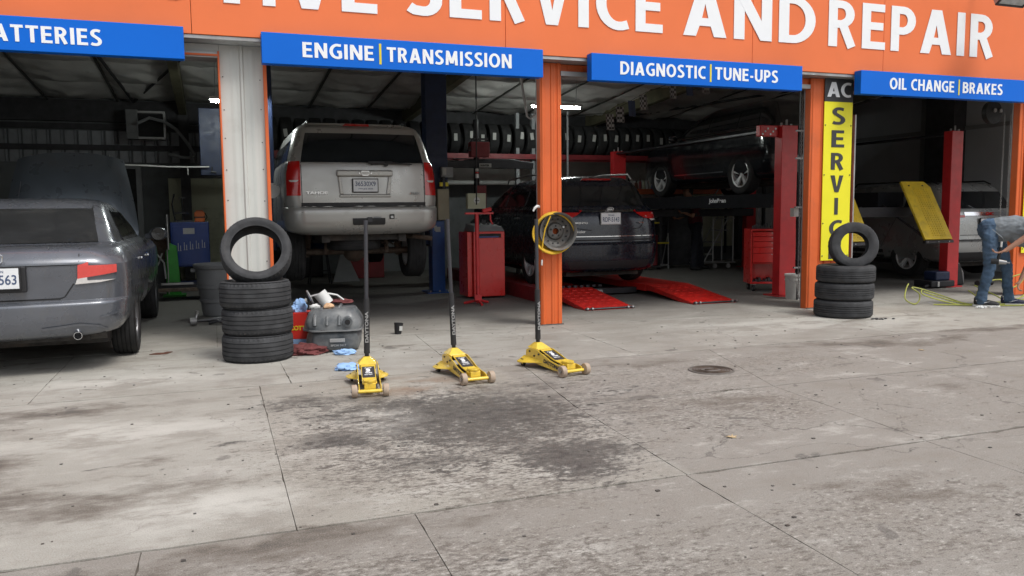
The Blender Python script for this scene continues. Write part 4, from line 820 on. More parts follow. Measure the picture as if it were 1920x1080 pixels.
for ax in ('left', 'right'):
    for pl in ([(.48,1.22),(1.05,1.22),(1.05,1.53),(.85,1.52),(.60,1.42)], [(1.15,1.22),(2.05,1.22),(2.05,1.53),(1.15,1.53)], [(2.12,1.22),(3.1,1.22),(2.8,1.45),(2.65,1.52),(2.12,1.53)]): decal(bv, ax, pl, K['glass'], t, 'side_window', .006)
    decal(bv, ax, rrect(1.3,1.5,1.04,1.075,.014), K['gmc_paint'], t, 'door_handle', .03); strip(bv, ax, [(2.08,1.16),(2.08,.45)], .008, K['seam'], t, 'door_seam'); strip(bv, ax, [(1.10,1.16),(1.35,.75),(1.5,.5)], .008, K['seam'], t, 'door_seam')
    strip(bv, ax, [(1.45,.40),(3.3,.40)], .14, K['black_plastic'], t, 'sill', .01)
for s in (-1, 1): wheel(t, s*.80, .93, .36, s, .36, .235, .225, K['alloy'], K, 5, twin=True); wheel(t, s*.80, 3.78, .36, s, .36, .235, .225, K['alloy'], K, 5, twin=True)
B().box(-.6, .6, .3, 4.2, .2, .29).obj('underbody', K['under'], t, smooth=0)
for s in (-1, 1): B().tube([(s*.62, .55, 1.63), (s*.64, .7, 1.69), (s*.64, 2.4, 1.69), (s*.62, 2.5, 1.63)], .014).obj('roof_rail', K['black_plastic'], t)

# ------------------------------------------------------------ black SUV up on the four-post lift
t = thing('black_suv', 'black SUV raised high on the dark runways of the red four-post lift', 'car', (9.58, 2.55, 1.545))
lv = [(.24,.12,4.4,.72,.22,.08,.3,.3),(.30,.04,4.6,.87,.26,.1,.34,.3),(.45,.0,4.68,.92,.28,.11,.38,.34),(.62,-.01,4.7,.94,.28,.11,.4,.36),(.80,.03,4.66,.945,.26,.1,.4,.38),(.95,.04,4.5,.94,.26,.1,.38,.38),(1.04,.07,4.1,.93,.26,.1,.36,.34),(1.09,.09,3.7,.91,.26,.1,.34,.25),(1.13,.11,3.5,.87,.25,.1,.32,.25),
      (1.28,.2,3.2,.81,.24,.11,.3,.2),(1.42,.3,2.9,.75,.23,.12,.3,.2),(1.53,.38,2.65,.69,.23,.12,.3,.2),(1.59,.45,2.45,.62,.22,.11,.28,.2),(1.62,.55,2.25,.52,.22,.1,.26,.2),(1.635,.7,2.1,.38,.2,.06,.2,.1)]
body, bv = carbody(lv, ((.95, .36), (3.62, .36)), .40, K['suv_black'], t)
for ax in ('left', 'right'):
    for pl in ([(.55,1.16),(1.1,1.16),(1.1,1.47),(.85,1.47),(.62,1.38)], [(1.18,1.16),(2.0,1.16),(2.0,1.5),(1.18,1.49)], [(2.07,1.16),(3.05,1.16),(2.75,1.4),(2.6,1.48),(2.07,1.5)]): decal(bv, ax, pl, K['glass'], t, 'side_window', .006)
    strip(bv, ax, [(1.0,1.115),(2.2,1.105),(3.15,1.10)], .014, K['chrome'], t, 'window_trim', .008); decal(bv, ax, rrect(1.3,1.48,.98,1.005,.01), K['chrome'], t, 'door_handle', .022); decal(bv, ax, rrect(2.2,2.38,.97,.995,.01), K['chrome'], t, 'door_handle', .022)
    strip(bv, ax, [(1.45,.42),(2.5,.42),(3.1,.42)], .022, K['chrome'], t, 'sill_trim', .012); strip(bv, ax, [(2.04,1.1),(2.04,.45)], .008, K['seam'], t, 'door_seam')
decal(bv, 'rear', [(-.74,1.16),(.74,1.16),(.60,1.5),(-.60,1.5)], K['glass'], t, 'rear_window', .006)
for s in (-1, 1):
    decal(bv, 'rear', [(s*.5,1.08),(s*.88,1.08),(s*.90,.95),(s*.5,.97)], K['lamp_red'], t, 'taillight', .01, .05, .02)
    o = B().sphere((s*1.03, 2.98, 1.12), .1, 12, 8, (1, .6, .7)).obj('door_mirror', K['suv_black'], t); B().tube([(s*1.08, 2.93, 1.16), (s*1.0, 2.92, 1.17)], .012).obj('mirror_trim', K['chrome'], o)
    wheel(t, s*.83, .95, .36, s, .36, .235, .235, K['alloy'], K, 5, twin=True); wheel(t, s*.83, 3.62, .36, s, .36, .235, .235, K['alloy'], K, 5, twin=True)
B().box(-.6, .6, .3, 4.2, .18, .26).obj('underbody', K['under'], t, smooth=0); plate(t, 0, .85, .03, .305, .152, [], 'seam')
# ------------------------------------------------------------ two-post lift under the big SUV
t = thing('two_post_lift', 'blue two-post lift with swing arms holding up the champagne SUV', 'vehicle lift')
for s, x0, x1 in ((1, 3.29, 3.50), (-1, .62, .83)):
    c = B().box(x0, x1, 4.15, 4.40, .02, 1.16).obj('post', K['blue_lift'], t, smooth=0, bevel=.008)
    B().box(x0-.06, x1+.08, 4.18, 4.44, 1.165, 3.7).obj('post_extension', K['navy'], t, smooth=0, bevel=.01)
    B().box(x0-.10, x1+.10, 4.05, 4.5, 0, .02).obj('base_plate', K['blue_lift'], c, smooth=0)
    b = B(); [b.cyl((x, 4.1, .02), (x, 4.1, .045), .014, n=8) for x in (x0-.05, x0+.1, x1+.04)]; b.obj('anchor_bolts', K['steel'], c, smooth=0, kind='stuff')
    B().box(x0-.05*s if s > 0 else x1-.02, x0+.0 if s > 0 else x1+.06, 4.1, 4.42, .75, 1.1).obj('carriage', K['navy'], t, smooth=0, bevel=.01)
    xs_ = x0 if s > 0 else x1
    for (dx, dy) in ((-.62, -1.25), (-.62, 1.3)): 
        B().prism([(xs_, 4.28-.05), (xs_, 4.28+.05), (xs_+s*dx, 4.28+dy+.04), (xs_+s*dx, 4.28+dy-.04)], .80, .88, 'z').obj('swing_arm', K['navy'], t, smooth=0, bevel=.006)
        B().cyl((xs_+s*dx, 4.28+dy, .88), (xs_+s*dx, 4.28+dy, .97), .05).obj('lift_pad', K['rubber'], t)
B().box(.7, 3.45, 4.3, 4.42, 3.60, 3.72).obj('cross_beam', K['navy'], t, smooth=0)
B().box(3.33, 3.37, 4.145, 4.149, 1.0, 1.08).box(3.35, 3.43, 4.144, 4.149, .98, 1.06).obj('label', K['tag_white'], t, smooth=0)
b = B().box(3.36, 3.55, 4.02, 4.15, 1.17, 1.66).obj('power_unit', K['beige_box'], t, smooth=0, bevel=.01)
B().cyl((3.46, 4.03, 1.66), (3.46, 4.03, 1.80), .055, n=16).cyl((3.46, 4.03, 1.80), (3.46, 4.03, 1.85), .03).obj('motor', K['black_metal'], b)
B().box(3.39, 3.53, 3.98, 4.018, 1.70, 1.76).obj('yellow_label', K['yellow_mark'], b, smooth=0); B().box(3.44, 3.5, 3.99, 4.018, 1.88, 1.98).obj('white_switch', K['tag_white'], b, smooth=0); B().box(3.43, 3.62, 4.02, 4.12, 1.84, 2.0).obj('switch_box', K['grey_box'], b, smooth=0)
# navy wall locker hung high in the first bay, pipe and duct
tag(B().box(-.13, .35, 5.5, 5.8, 1.92, 2.98).obj('wall_cabinet', K['navy'], None, smooth=0, bevel=.01), 'dark navy locker hung high beside the grey column in the left bay', 'cabinet')
t = thing('air_pipe', 'pale horizontal air pipe with a black coupling hanging in the left bay', 'pipe')
B().tube([(-1.22, 5.45, 2.07), (-.9, 5.45, 2.06), (-.6, 5.45, 2.045), (-.3, 5.45, 2.045), (.0, 5.45, 2.05)], .013).obj('pipe', K['wall_white'], t); B().tube([(-.32, 5.45, 2.04), (-.32, 5.45, 1.92)], .007).obj('drop_pipe', K['wall_white'], t)
B().cyl((.02, 5.4, 1.97), (.10, 5.4, 1.96), .02, n=10).cyl((.04, 5.4, 1.97), (.04, 5.4, 2.05), .012, n=8).obj('coupling', K['black_plastic'], t); B().tube([(.08, 5.4, 1.96), (.11, 5.4, 1.90), (.16, 5.4, 1.88), (.2, 5.4, 1.93), (.21, 5.4, 2.1)], .007, 6).obj('black_hose', K['black_plastic'], t)
t = thing('window_cooler', 'grey framed cooler box high on the back wall with a bent white duct', 'cooler')
B().box(-1.42, -1.22, 8.4, 8.75, 2.72, 3.26).obj('side_panel', K['grey_plastic'], t, smooth=0); B().box(-1.22, -.78, 8.5, 8.75, 2.74, 3.22).obj('grille_back', K['seam'], t, smooth=0)
for a in ((-1.22, -.75, 3.20, 3.24), (-1.22, -.75, 2.72, 2.76), (-.78, -.74, 2.76, 3.20)): B().box(a[0], a[1], 8.4, 8.75, a[2], a[3]).obj('frame', K['galv'], t, smooth=0)
B().tube([(-1.2, 8.1, 2.98), (-1.0, 8.1, 3.08), (-.75, 8.1, 3.02), (-.55, 8.1, 2.88), (-.4, 8.1, 2.68), (-.25, 8.1, 2.42), (-.33, 8.1, 2.36), (-.5, 8.1, 2.37), (-.7, 8.1, 2.42)], .03).obj('duct', K['grey_box'], t)

# ------------------------------------------------------------ left bay bench gear
t = thing('wrench_cabinet', 'dark blue workshop cabinet with five printed white wrench pairs on its door', 'cabinet', (-.36, 6.3, 0))
B().box(-.30, .31, 0, .5, .42, 1.17).obj('body', K['cabinet_blue'], t, smooth=0, bevel=.012); B().box(-.27, .28, -.012, -.002, .45, 1.10).obj('door', K['cabinet_blue'], t, smooth=0, bevel=.004)
for x in (-.27, .27): B().box(x-.02, x+.02, .02, .06, 0, .42).obj('leg', K['cabinet_blue'], t, smooth=0)
B().box(-.29, .29, .03, .47, .12, .15).obj('lower_shelf', K['cabinet_blue'], t, smooth=0)
b = B()
for i in range(5):
    for d in (0, .035):
        x = -.19+i*.095+d; z = .70+i*.012; b.box(x, x+.009, -.0165, -.0125, z, z+.12-d*1.2); b.box(x-.006, x+.016, -.0165, -.0125, z-.012, z-.002)
b.obj('printed_wrenches', K['tag_white'], t, smooth=0, kind='stuff'); B().box(-.1, .08, -.016, -.0125, .97, 1.07).obj('label', K['galv'], t, smooth=0)
t = thing('bench_press', 'small black bench press standing on the blue wrench cabinet', 'tool', (-.46, 6.5, 1.17))
B().cyl((0, 0, 0), (0, 0, .42), .014).box(-.05, .05, -.03, .03, .40, .42).obj('screw', K['black_metal'], t); B().box(-.12, .1, -.03, .03, .14, .17).obj('cross_bar', K['black_metal'], t, smooth=0); B().tube([(-.12, 0, .48), (-.16, 0, .3), (-.12, 0, .02)], .014).obj('lever', K['black_metal'], t); B().box(-.1, .16, -.06, .06, 0, .03).obj('base', K['dark_steel'], t, smooth=0)
t = thing('work_lamp', 'orange tool case standing on the right end of the blue cabinet', 'tool case', (-.19, 6.45, 1.17))
B().prism([(-.08, 0), (.08, 0), (.085, .15), (.05, .2), (-.05, .2), (-.085, .15)], -.05, .05).obj('case', K['tool_orange'], t, smooth=0, bevel=.012); B().box(-.09, .09, -.055, .055, .07, .09).obj('band', K['black_plastic'], t, smooth=0); B().tube([(.08, 0, .03), (.12, 0, .08), (.085, 0, .15)], .008).obj('handle', K['black_plastic'], t)
t = thing('strut_compressor', 'green upright strut compressor with a chrome column beside the grey car', 'tool', (-.63, 5.5, 0))
B().prism([(-.09, 0), (.13, 0), (.09, .8), (-.02, .85), (-.08, .7)], -.06, .08).obj('body', K['green'], t, smooth=0, bevel=.012); B().cyl((-.03, -.07, .75), (-.03, -.07, 1.3), .018).obj('column', K['steel'], t); B().tube([(-.05, -.1, .75), (-.05, -.12, .05)], .012).obj('guide_rod', K['steel'], t); B().box(-.14, .2, -.15, .15, 0, .03).obj('foot', K['green'], t, smooth=0)
t = thing('folding_frame', 'bent grey tube frame leaning behind the grey car door', 'frame', (-.85, 5.3, 0))
B().tube([(-.1, 0, .62), (.02, 0, .7), (.12, 0, .55), (.14, 0, .3)], .014).obj('tube', K['galv'], t); B().tube([(-.1, .03, .3), (.05, .03, .55), (.1, .03, .7)], .012).obj('tube', K['galv'], t)
t = thing('low_trolley', 'low dark steel trolley on castors on the floor left of the grey bin', 'trolley', (-.55, 5.0, 0))
B().box(-.4, .4, -.3, .3, .14, .19).obj('deck', K['rusty'], t, smooth=0, bevel=.01); B().box(-.35, .3, -.2, .25, .19, .24).obj('drip_tray', K['black_metal'], t, smooth=0)
for x in (-.35, .35):
    for y in (-.25, .25): B().cyl((x-.02, y, .05), (x+.02, y, .05), .05, n=14).box(x-.03, x+.03, y-.02, y+.02, .08, .14).obj('castor', K['black_plastic'], t)
b = B(); b.box(-.2, .25, -.24, -.19, .24, .27); b.obj('lug_wrench', K['steel'], t, smooth=0)
tag(B().prism([(-.25, 0), (.22, 0), (.3, .45), (.24, .52), (-.2, .48), (-.28, .3)], -.2, .2).obj('black_bag', K['black_plastic'], None, smooth=30, bevel=.05), 'black bag lying behind the grey car near the back wall', 'bag').location = (-1.0, 6.9, 0)
tag(B().box(-.35, .35, -.2, .2, 0, .82).box(-.38, .38, -.23, .23, .82, .86).obj('wooden_crate', K['rusty'], None, smooth=0, bevel=.01), 'brown crate against the back wall by the door', 'crate').location = (-.95, 8.2, 0)
t = thing('paper_sheet', 'white sheet of paper taped beside the raised bonnet', 'paper', (-1.25, 5.9, 1.38)); B().add([(-.03, 0, 0), (.05, .0, 0), (.05, .0, .28), (-.03, 0, .28), (-.03, .003, 0), (.05, .003, 0), (.05, .003, .28), (-.03, .003, .28)], [(0,1,2,3),(7,6,5,4),(0,4,5,1),(1,5,6,2),(2,6,7,3),(3,7,4,0)]).obj('sheet', K['tag_white'], t, smooth=0)
# grey banded bin
t = thing('barrel_bin', 'grey ribbed plastic barrel bin behind the left tyre stack', 'bin', (.06, 2.62, 0))
pr = [(.0, .0), (.205, .0), (.22, .02), (.235, .18), (.25, .185), (.252, .225), (.24, .23), (.262, .36), (.275, .365), (.277, .40), (.265, .405), (.285, .60), (.30, .61), (.31, .625), (.315, .655), (.305, .67), (.285, .67), (.27, .60), (.225, .06), (.0, .04)]
B().lathe(pr, 44).obj('body', K['grey_plastic'], t, smooth=28)
for s in (-1, 1): B().box(s*.31-.03, s*.31+.03, -.08, .08, .57, .61).obj('handle', K['grey_plastic'], t, smooth=0, bevel=.01)
# control arm on the floor
t = thing('suspension_wishbone', 'worn suspension control arm with ball joint lying on the concrete by the grey bin', 'car part', (-.10, 1.72, 0))
B().tube([(-.13, -.02, .05), (.02, .01, .05), (.16, .0, .06), (.30, .05, .05)], [.012, .02, .026, .03]).obj('arm', K['dark_steel'], t); B().cyl((-.19, -.03, .05), (-.12, -.02, .05), .045, n=16).obj('hub', K['galv'], t); B().tube([(-.13, -.02, .06), (-.11, .0, .14)], [.014, .01]).cyl((-.11, 0, .13), (-.105, 0, .17), .02, n=10).obj('ball_joint', K['steel'], t)
B().tube([(.02, -.05, .02), (.12, -.07, .045), (.22, -.04, .02)], .018).obj('bush_arm', K['black_metal'], t)
t = tag(B().prism([(-.10, -.03), (-.04, .04), (.02, .02), (.05, .07), (.10, .05), (.05, -.04), (.0, -.06), (-.05, -.045)], .001, .006, 'z').obj('rusty_scrap', K['brown_scrap'], None, smooth=0), 'rust brown scrap of sheet lying on the concrete beside the grey car', 'scrap'); t.location = (-.50, -.24, .0); 

# ------------------------------------------------------------ tyre stacks at the door posts
tyA = tyre_mesh(.308, .226, .236, 96, .009); tyB = tyre_mesh(.335, .205, .205, 84, .004, (.3, .42, .58, .70))
def tyre_thing(bm, loc, label, group, rot=None, rz=0, src=None):
    if src: return dup(src, loc=loc, rot=rot or (0, 0, rz), label=label)
    o = bm.obj('tyre', K['rubber'], None, smooth=33); tag(o, label, 'tyre', group); o.location = loc; o.rotation_euler = rot or (0, 0, rz); return o
A0 = tyre_thing(tyA, (.345, -.86, .118), 'bottom tyre of the left stack beside the red box', 'tyres stacked at the grey column')
tyre_thing(0, (.352, -.852, .355), 'middle flat tyre of the left stack beside the red box', 0, None, 1, A0); tyre_thing(0, (.340, -.862, .592), 'top flat tyre of the left stack under the upright tyre', 0, None, 2, A0)
tyre_thing(0, (.365, -.80, .955), 'upright low-profile tyre leaning back on top of the left stack', 0, (R(90-24), R(0), R(-3)), 0, A0)
B0 = tyre_thing(tyB, (7.10, -.72, .103), 'bottom tyre of the right stack under the yellow banner', 'tyres stacked at the yellow banner')
tyre_thing(0, (7.115, -.715, .309), 'middle flat tyre of the right stack under the yellow banner', 0, None, .7, B0); tyre_thing(0, (7.125, -.72, .515), 'top flat tyre of the right stack under the yellow banner', 0, None, 1.9, B0)
q_ = Matrix.Rotation(R(-68), 3, 'Z') @ Matrix.Rotation(R(90), 3, 'X')
tyC = tyre_mesh(.278, .165, .195, 72, .004, (.3, .42, .58, .70)); tyre_thing(tyC, (7.21, -.74, .845), 'smaller upright tyre standing on the right stack in front of the yellow banner', 'tyres stacked at the yellow banner', (R(82), 0, R(-30)))

# ------------------------------------------------------------ box of wipes, rags, fuel tank
t = thing('wipes_box', 'red box of shop wipes beside the left tyre stack with blue wipes sticking out', 'box', (.73, -.42, 0), R(-20))
B().box(-.10, .10, 0, .22, .085, .34).obj('carton', K['box_red'], t, smooth=0, bevel=.003); B().box(-.10, .10, .0, .22, 0, .083).obj('carton_base', K['box_blue'], t, smooth=0, bevel=.003)
B().box(.1005, .103, .06, .2, .2, .33).obj('side_print', K['box_blue'], t, smooth=0); B().cyl((.1035, .15, .28), (.105, .15, .28), .025, n=16).obj('side_logo', K['plate_ink'], t, smooth=0)
text('SCOTT', -.09, .17, .17, .045, -.002, K['yellow_mark'], t, off=.03)
def crumple(cx, cy, cz, rx, ry, rz_, seed, mat, name, parent, n=14):
    b = B(); b.sphere((0, 0, 0), 1, n*2, n); b.v = [tuple(Vector(v).normalized()*(1+.45*noise.noise(Vector(v)*2.1+Vector((seed, 0, 0)))+.22*noise.noise(Vector(v)*5+Vector((0, seed, 0))))) for v in b.v]
    b.v = [(cx+v[0]*rx, cy+v[1]*ry, max(.002, cz+v[2]*rz_)) for v in b.v]; return b.obj(name, mat, parent, smooth=40)
crumple(0, .11, .38, .07, .05, .08, 3, K['wipe_blue'], 'wipe', t); crumple(-.03, .08, .36, .05, .05, .05, 9, K['wipe_blue'], 'wipe', t)
tag(crumple(0, 0, .03, .17, .12, .06, 5, K['rag'], 'red_rag', None, 20), 'dark red shop rag bunched on the concrete before the wipes box', 'rag').location = (.79, -.80, 0)
tag(crumple(0, 0, .03, .12, .09, .05, 15, K['rag'], 'red_rag', None, 16), 'smaller dark red rag lying between the wipes box and the tank', 'rag').location = (.93, -.62, 0)
tag(crumple(0, 0, .02, .10, .05, .03, 25, K['wipe_blue'], 'blue_wipe', None, 12), 'crumpled blue wipe on the floor under the front of the fuel tank', 'wipe').location = (1.10, -.98, 0)
tag(crumple(0, 0, .02, .10, .08, .035, 35, K['wipe_blue'], 'blue_wipe', None, 12), 'crumpled pale blue wipe behind the leftmost yellow jack', 'wipe').location = (1.02, -1.72, 0)
t = thing('fuel_tank', 'dirty grey-black plastic fuel tank dropped on the concrete in front of the SUV', 'car part', (1.07, -.58, 0), R(-12))
def tankf(sc, z0, z1, top=False):
    b = B(); n = 40; rows = []
    for k in range(9):
        f = k/8; z = z0+(z1-z0)*f; rr = (1-(abs(f-.5)*2)**5*.16) if not top else (1-.25*f**2.5)
        rows.append([( (.27*sc*rr)*math.copysign(abs(cos(2*pi*i/n))**.55, cos(2*pi*i/n)) + .02*noise.noise(Vector((i*.35, z*9, 2))), (.30*sc*rr)*math.copysign(abs(sin(2*pi*i/n))**.55, sin(2*pi*i/n)) + .02*noise.noise(Vector((i*.4, z*9, 7))), z + (.012*noise.noise(Vector((i*.5, k, 4))))) for i in range(n)])
    b.v = [v for r in rows for v in r]
    for k in range(8):
        for i in range(n): b.f.append((k*n+i, k*n+(i+1) % n, (k+1)*n+(i+1) % n, (k+1)*n+i))
    b.f += [tuple(range(n-1, -1, -1)), tuple(8*n+i for i in range(n))]; return b
tb = tankf(.93, .005, .205).obj('lower_shell', K['tank'], t, smooth=50); tt = tankf(1.0, .215, .40, True).obj('upper_shell', K['tank'], t, smooth=50)
B().add([(x*1.06, y*1.06, z) for z in (.203, .217) for x, y, _ in tankf(1.0, 0, 1).v[160:200]], [tuple(range(39, -1, -1)), tuple(range(40, 80))]+[(i, (i+1) % 40, 40+(i+1) % 40, 40+i) for i in range(40)]).obj('weld_flange', K['grey_plastic'], t, smooth=30)
for x in (-.16, -.05, .06): B().tube([(x, -.3, .26), (x, -.27, .33), (x, -.1, .405), (x, .2, .405)], .016).obj('moulded_rib', K['tank'], t)
B().cyl((.14, -.32, .29), (.14, -.24, .30), .045, n=18).obj('filler_neck', K['tank'], t); B().cyl((.14, -.325, .29), (.14, -.321, .29), .025, n=14).obj('filler_bore', K['seam'], t, smooth=0)
B().box(-.03, .11, -.298, -.285, .10, .135).obj('tank_label', K['galv'], t, smooth=0, bevel=.004); text('EPDM 0417', -.02, .06, .14, .02, -.288, K['galv'], t, off=.02)
crumple(-.04, -.12, .42, .05, .045, .03, 41, K['tan_glove'], 'tan_glove', t, 8); crumple(-.17, -.13, .42, .05, .03, .025, 43, K['white_plastic'], 'paper_scrap', t, 8)
tag(crumple(0, 0, .0, .12, .07, .04, 45, K['rag'], 'red_rag', None, 10), 'dark red rag draped on top of the fuel tank', 'rag').location = (1.16, -.42, .42)
t = thing('fuel_pump', 'white cylindrical fuel pump module lying on top of the fuel tank', 'car part', (.98, -.47, .40))
B().cyl((-.03, 0, .13), (.045, -.02, .02), .062, n=24).obj('canister', K['white_plastic'], t, bevel=.006)
B().lathe([(0, 0), (.07, 0), (.075, .008), (.07, .016), (0, .016)], 24, rotm('Y', R(66), (-.13, 0, .09))).obj('flange', K['galv'], t)
for y in (-.03, .03): B().tube([(-.12, y, .10), (-.03, y*.7, .12)], .006, 6).obj('guide_rod', K['steel'], t)
B().tube([(-.12, 0, .05), (-.05, .03, -.0), (.05, -.04, .0), (.1, 0, .02)], .008).obj('wire', K['black_plastic'], t); B().tube([(.05, .02, .12), (.14, .02, .10), (.2, -.0, .05)], .009).obj('float_arm', K['white_plastic'], t); B().cyl((-.17, 0, .06), (-.15, 0, .065), .02, n=12).obj('outlet', K['white_plastic'], t)
t = thing('plastic_cup', 'small black tipped cup with white label on the floor between two jacks', 'cup', (1.82, .05, 0), R(20)); mt = rotm('Y', R(6))
B().lathe([(0, 0), (.035, 0), (.05, .12), (.046, .12), (.033, .01), (0, .01)], 20, mt).obj('cup', K['black_plastic'], t, smooth=30); B().box(-.018, .018, -.052, -.046, .04, .09, mt).obj('cup_label', K['tag_white'], t, smooth=0)

# ------------------------------------------------------------ yellow trolley jacks
def side_prof(): return [(-.33,.035),(-.345,.06),(-.335,.085),(-.29,.10),(-.22,.105),(-.12,.125),(-.02,.165),(.08,.20),(.20,.205),(.25,.18),(.26,.12),(.22,.07),(.08,.045),(-.15,.03)]
def make_jack(label):
    t = thing('trolley_jack', label, 'jack', group='yellow trolley jacks standing in a row')
    for s in (-1, 1): B().prism(side_prof(), s*.088, s*.096, 'x').obj('side_plate', K['jack_yellow'], t, smooth=0, bevel=.0025)
    for s in (-1, 1):   # flared wheel guards
        def wf(u, v, s=s):
            y = .0+.28*u; f = sin(min(1, u*1.15)*pi*.5)**1.2; wd = .098*f*(1 if u < .93 else .85); return (s*(.096+wd*v), y, .10-.045*v*f+.012*u*(1-v)-.02*(1-f)*v)
        b = B(); b.grid(wf, 14, 4); k = len(b.v); b.v += [(x, y, z-.005) for x, y, z in b.v[:k]]; b.f += [tuple(i+k for i in reversed(f)) for f in b.f[:]]
        for i in range(14): b.f.append((i*5+4, i*5+4+k, (i+1)*5+4+k, (i+1)*5+4))
        b.obj('wheel_guard', K['jack_yellow'], t, smooth=40)
        B().box(s*.175-.006*s, s*.175+.0, .20, .29, .035, .06).obj('guard_lip', K['jack_yellow'], t, smooth=0)
    B().prism([(-.27,.112),(-.12,.135),(-.02,.172),(.07,.203),(.075,.195),(-.02,.160),(-.12,.122),(-.27,.10)], -.062, .062, 'x').obj('lift_arm', K['jack_yellow'], t, smooth=0, bevel=.003)
    d = B(); d.add([(-.055,-.15,.1295),(.055,-.15,.1295),(.055,.035,.1935),(-.055,.035,.1935),(-.055,-.15,.126),(.055,-.15,.126),(.055,.035,.190),(-.055,.035,.190)], [(0,1,2,3),(7,6,5,4),(0,4,5,1),(1,5,6,2),(2,6,7,3),(3,7,4,0)]); dc = d.obj('decal', K['banner_black'], t, smooth=0)
    an = math.atan2(.064, .185); mt = Matrix.Translation((0, -.055, .1640)) @ Matrix.Rotation(-(pi/2-an), 4, 'X')
    text('3', -.022, .0, .038, .055, 0, K['white_paint'], dc, off=.07, mt=mt); text('TON', -.03, -.028, .06, .02, 0, K['white_paint'], dc, off=.05, mt=mt); text('HEAVY DUTY', -.036, -.055, .07, .013, 0, K['white_paint'], dc, off=.03, mt=mt); text('PUMP', -.03, .062, .06, .011, 0, K['white_paint'], dc, off=.03, mt=mt)
    B().box(-.075, .075, .085, .20, .16, .203).obj('rear_deck', K['jack_yellow'], t, smooth=0, bevel=.003); B().box(-.062, .062, .076, .084, .15, .199).obj('shadow_gap', K['seam'], t, smooth=0)
    B().box(-.084, .084, -.05, .19, .05, .075).obj('floor_pan', K['black_metal'], t, smooth=0)
    B().lathe([(0, 0), (.050, 0), (.056, .006), (.056, .022), (.050, .026), (.040, .020), (0, .020)], 26, Matrix.Translation((0, -.255, .118))).obj('saddle', K['jack_yellow'], t, smooth=30, bevel=.001)
    B().box(-.048, .048, -.305, -.20, .06, .118).obj('saddle_block', K['jack_yellow'], t, smooth=0, bevel=.004)
    B().cyl((-.10, -.345, .055), (.10, -.345, .055), .017, n=14).obj('front_axle', K['jack_yellow'], t)
    for s in (-1, 1):
        w = B(); w.lathe([(.012, -.026), (.030, -.026), (.050, -.022), (.0525, -.014), (.0525, .014), (.050, .022), (.036, .024), (.030, .018), (.012, .02)], 28, Matrix.Translation((s*.132, -.345, .0525)) @ Matrix.Rotation(pi/2*s, 4, 'Y'), closed=True); w = w.obj('front_wheel', K['urethane'], t, smooth=40)
        B().cyl((s*.10, -.345, .0525), (s*.162, -.345, .0525), .014, n=10).obj('axle_nut', K['steel'], w)
        c = B().cyl((s*.14-.011, .24, .028), (s*.14+.011, .24, .028), .028, n=18).obj('castor', K['urethane'] if 0 else K['black_plastic'], t); B().box(s*.14-.017, s*.14-.013, .225, .255, .02, .07).box(s*.14+.013, s*.14+.017, .225, .255, .02, .07).box(s*.14-.018, s*.14+.018, .22, .26, .062, .07).obj('castor_fork', K['dark_steel'], c, smooth=0)
    y = B(); y.add([(-.085,.10,.203),(.085,.10,.203),(.085,.25,.203),(-.085,.25,.203),(-.028,.165,.262),(.028,.165,.262),(.028,.215,.262),(-.028,.215,.262)], [(0,3,2,1),(4,5,6,7),(0,1,5,4),(1,2,6,5),(2,3,7,6),(3,0,4,7)]); y.obj('handle_yoke', K['jack_yellow'], t, smooth=0, bevel=.004)
    B().add([(-.045,.113,.212),(.045,.113,.212),(.025,.142,.241),(-.025,.142,.241),(-.045,.113,.208),(.045,.113,.208),(.025,.147,.237),(-.025,.147,.237)], [(0,1,2,3),(7,6,5,4),(0,4,5,1),(1,5,6,2),(2,6,7,3),(3,7,4,0)]).obj('yoke_window', K['dark_steel'], t, smooth=0)
    for s in (-1, 1):
        q = B(); [q.cyl((s*.096, yy, zz), (s*.104, yy, zz), .010, n=10) for yy, zz in ((.05, .16), (.12, .13), (.19, .17))]; q.obj('side_bolts', K['dark_steel'], t, smooth=0, kind='stuff')
    text('DAYTONA', .0, .0, .235, .042, 0, K['banner_black'], t, off=.06, mt=Matrix.Translation((-.0965, -.02, .085)) @ Matrix.Rotation(-pi/2, 4, 'Z') @ Matrix.Rotation(R(10), 4, 'Y'))
    for o in KIDS(t):
        for q in [o]+KIDS(o):
            wh = q.name.split('.')[0] in ('front_wheel', 'axle_nut'); 
            for v in q.data.vertices: v.co = Vector((v.co.x*.84, -.345+(v.co.y+.345)*.88 if wh else v.co.y, v.co.z*(.88 if wh or 'castor' in q.name else .76)))
    return t
def handle(t, top):   # long two-stage handle with foam sleeve; top relative to the jack
    a = Vector((0, .19, .18)); b_ = Vector(top); d = (b_-a)
    p = lambda f: tuple(a+d*f)
    h = B().cyl(p(0), p(.06), .016).obj('handle_socket', K['black_metal'], t); h = B().cyl(p(.04), p(.44), .023, .022, n=18).obj('handle_sleeve', K['foam'], t); B().cyl(p(.44), p(1), .0155, n=16).cyl(p(.70), p(.71), .0175, n=16).cyl(p(.985), p(1.002), .017, n=16).obj('handle_tube', K['grey_handle'], t)
    q = (b_-a).normalized().to_track_quat('Z', 'Y'); mt = Matrix.Translation(p(.14)) @ Matrix.Rotation(0, 4, 'Z'); ang = math.atan2(d.x, d.z)
    text('DAYTONA', 0, -.012, .24, .026, -.023, K['galv'], h, off=.04, mt=Matrix.Translation(p(.12)) @ Matrix.Rotation(ang, 4, 'Y') @ Matrix.Rotation(-pi/2, 4, 'Y'))
jk = make_jack('leftmost yellow trolley jack, handle standing in front of the raised SUV')
J = [(1.05, -2.455, R(-8), (.02, .21, 1.24), None), (1.815, -2.345, R(3), (-.035, .19, 1.24), 'middle yellow trolley jack with its handle leaning slightly left'), (2.57, -2.36, R(10), (-.006, .194, 1.23), 'rightmost yellow trolley jack, nearest the middle orange post')]
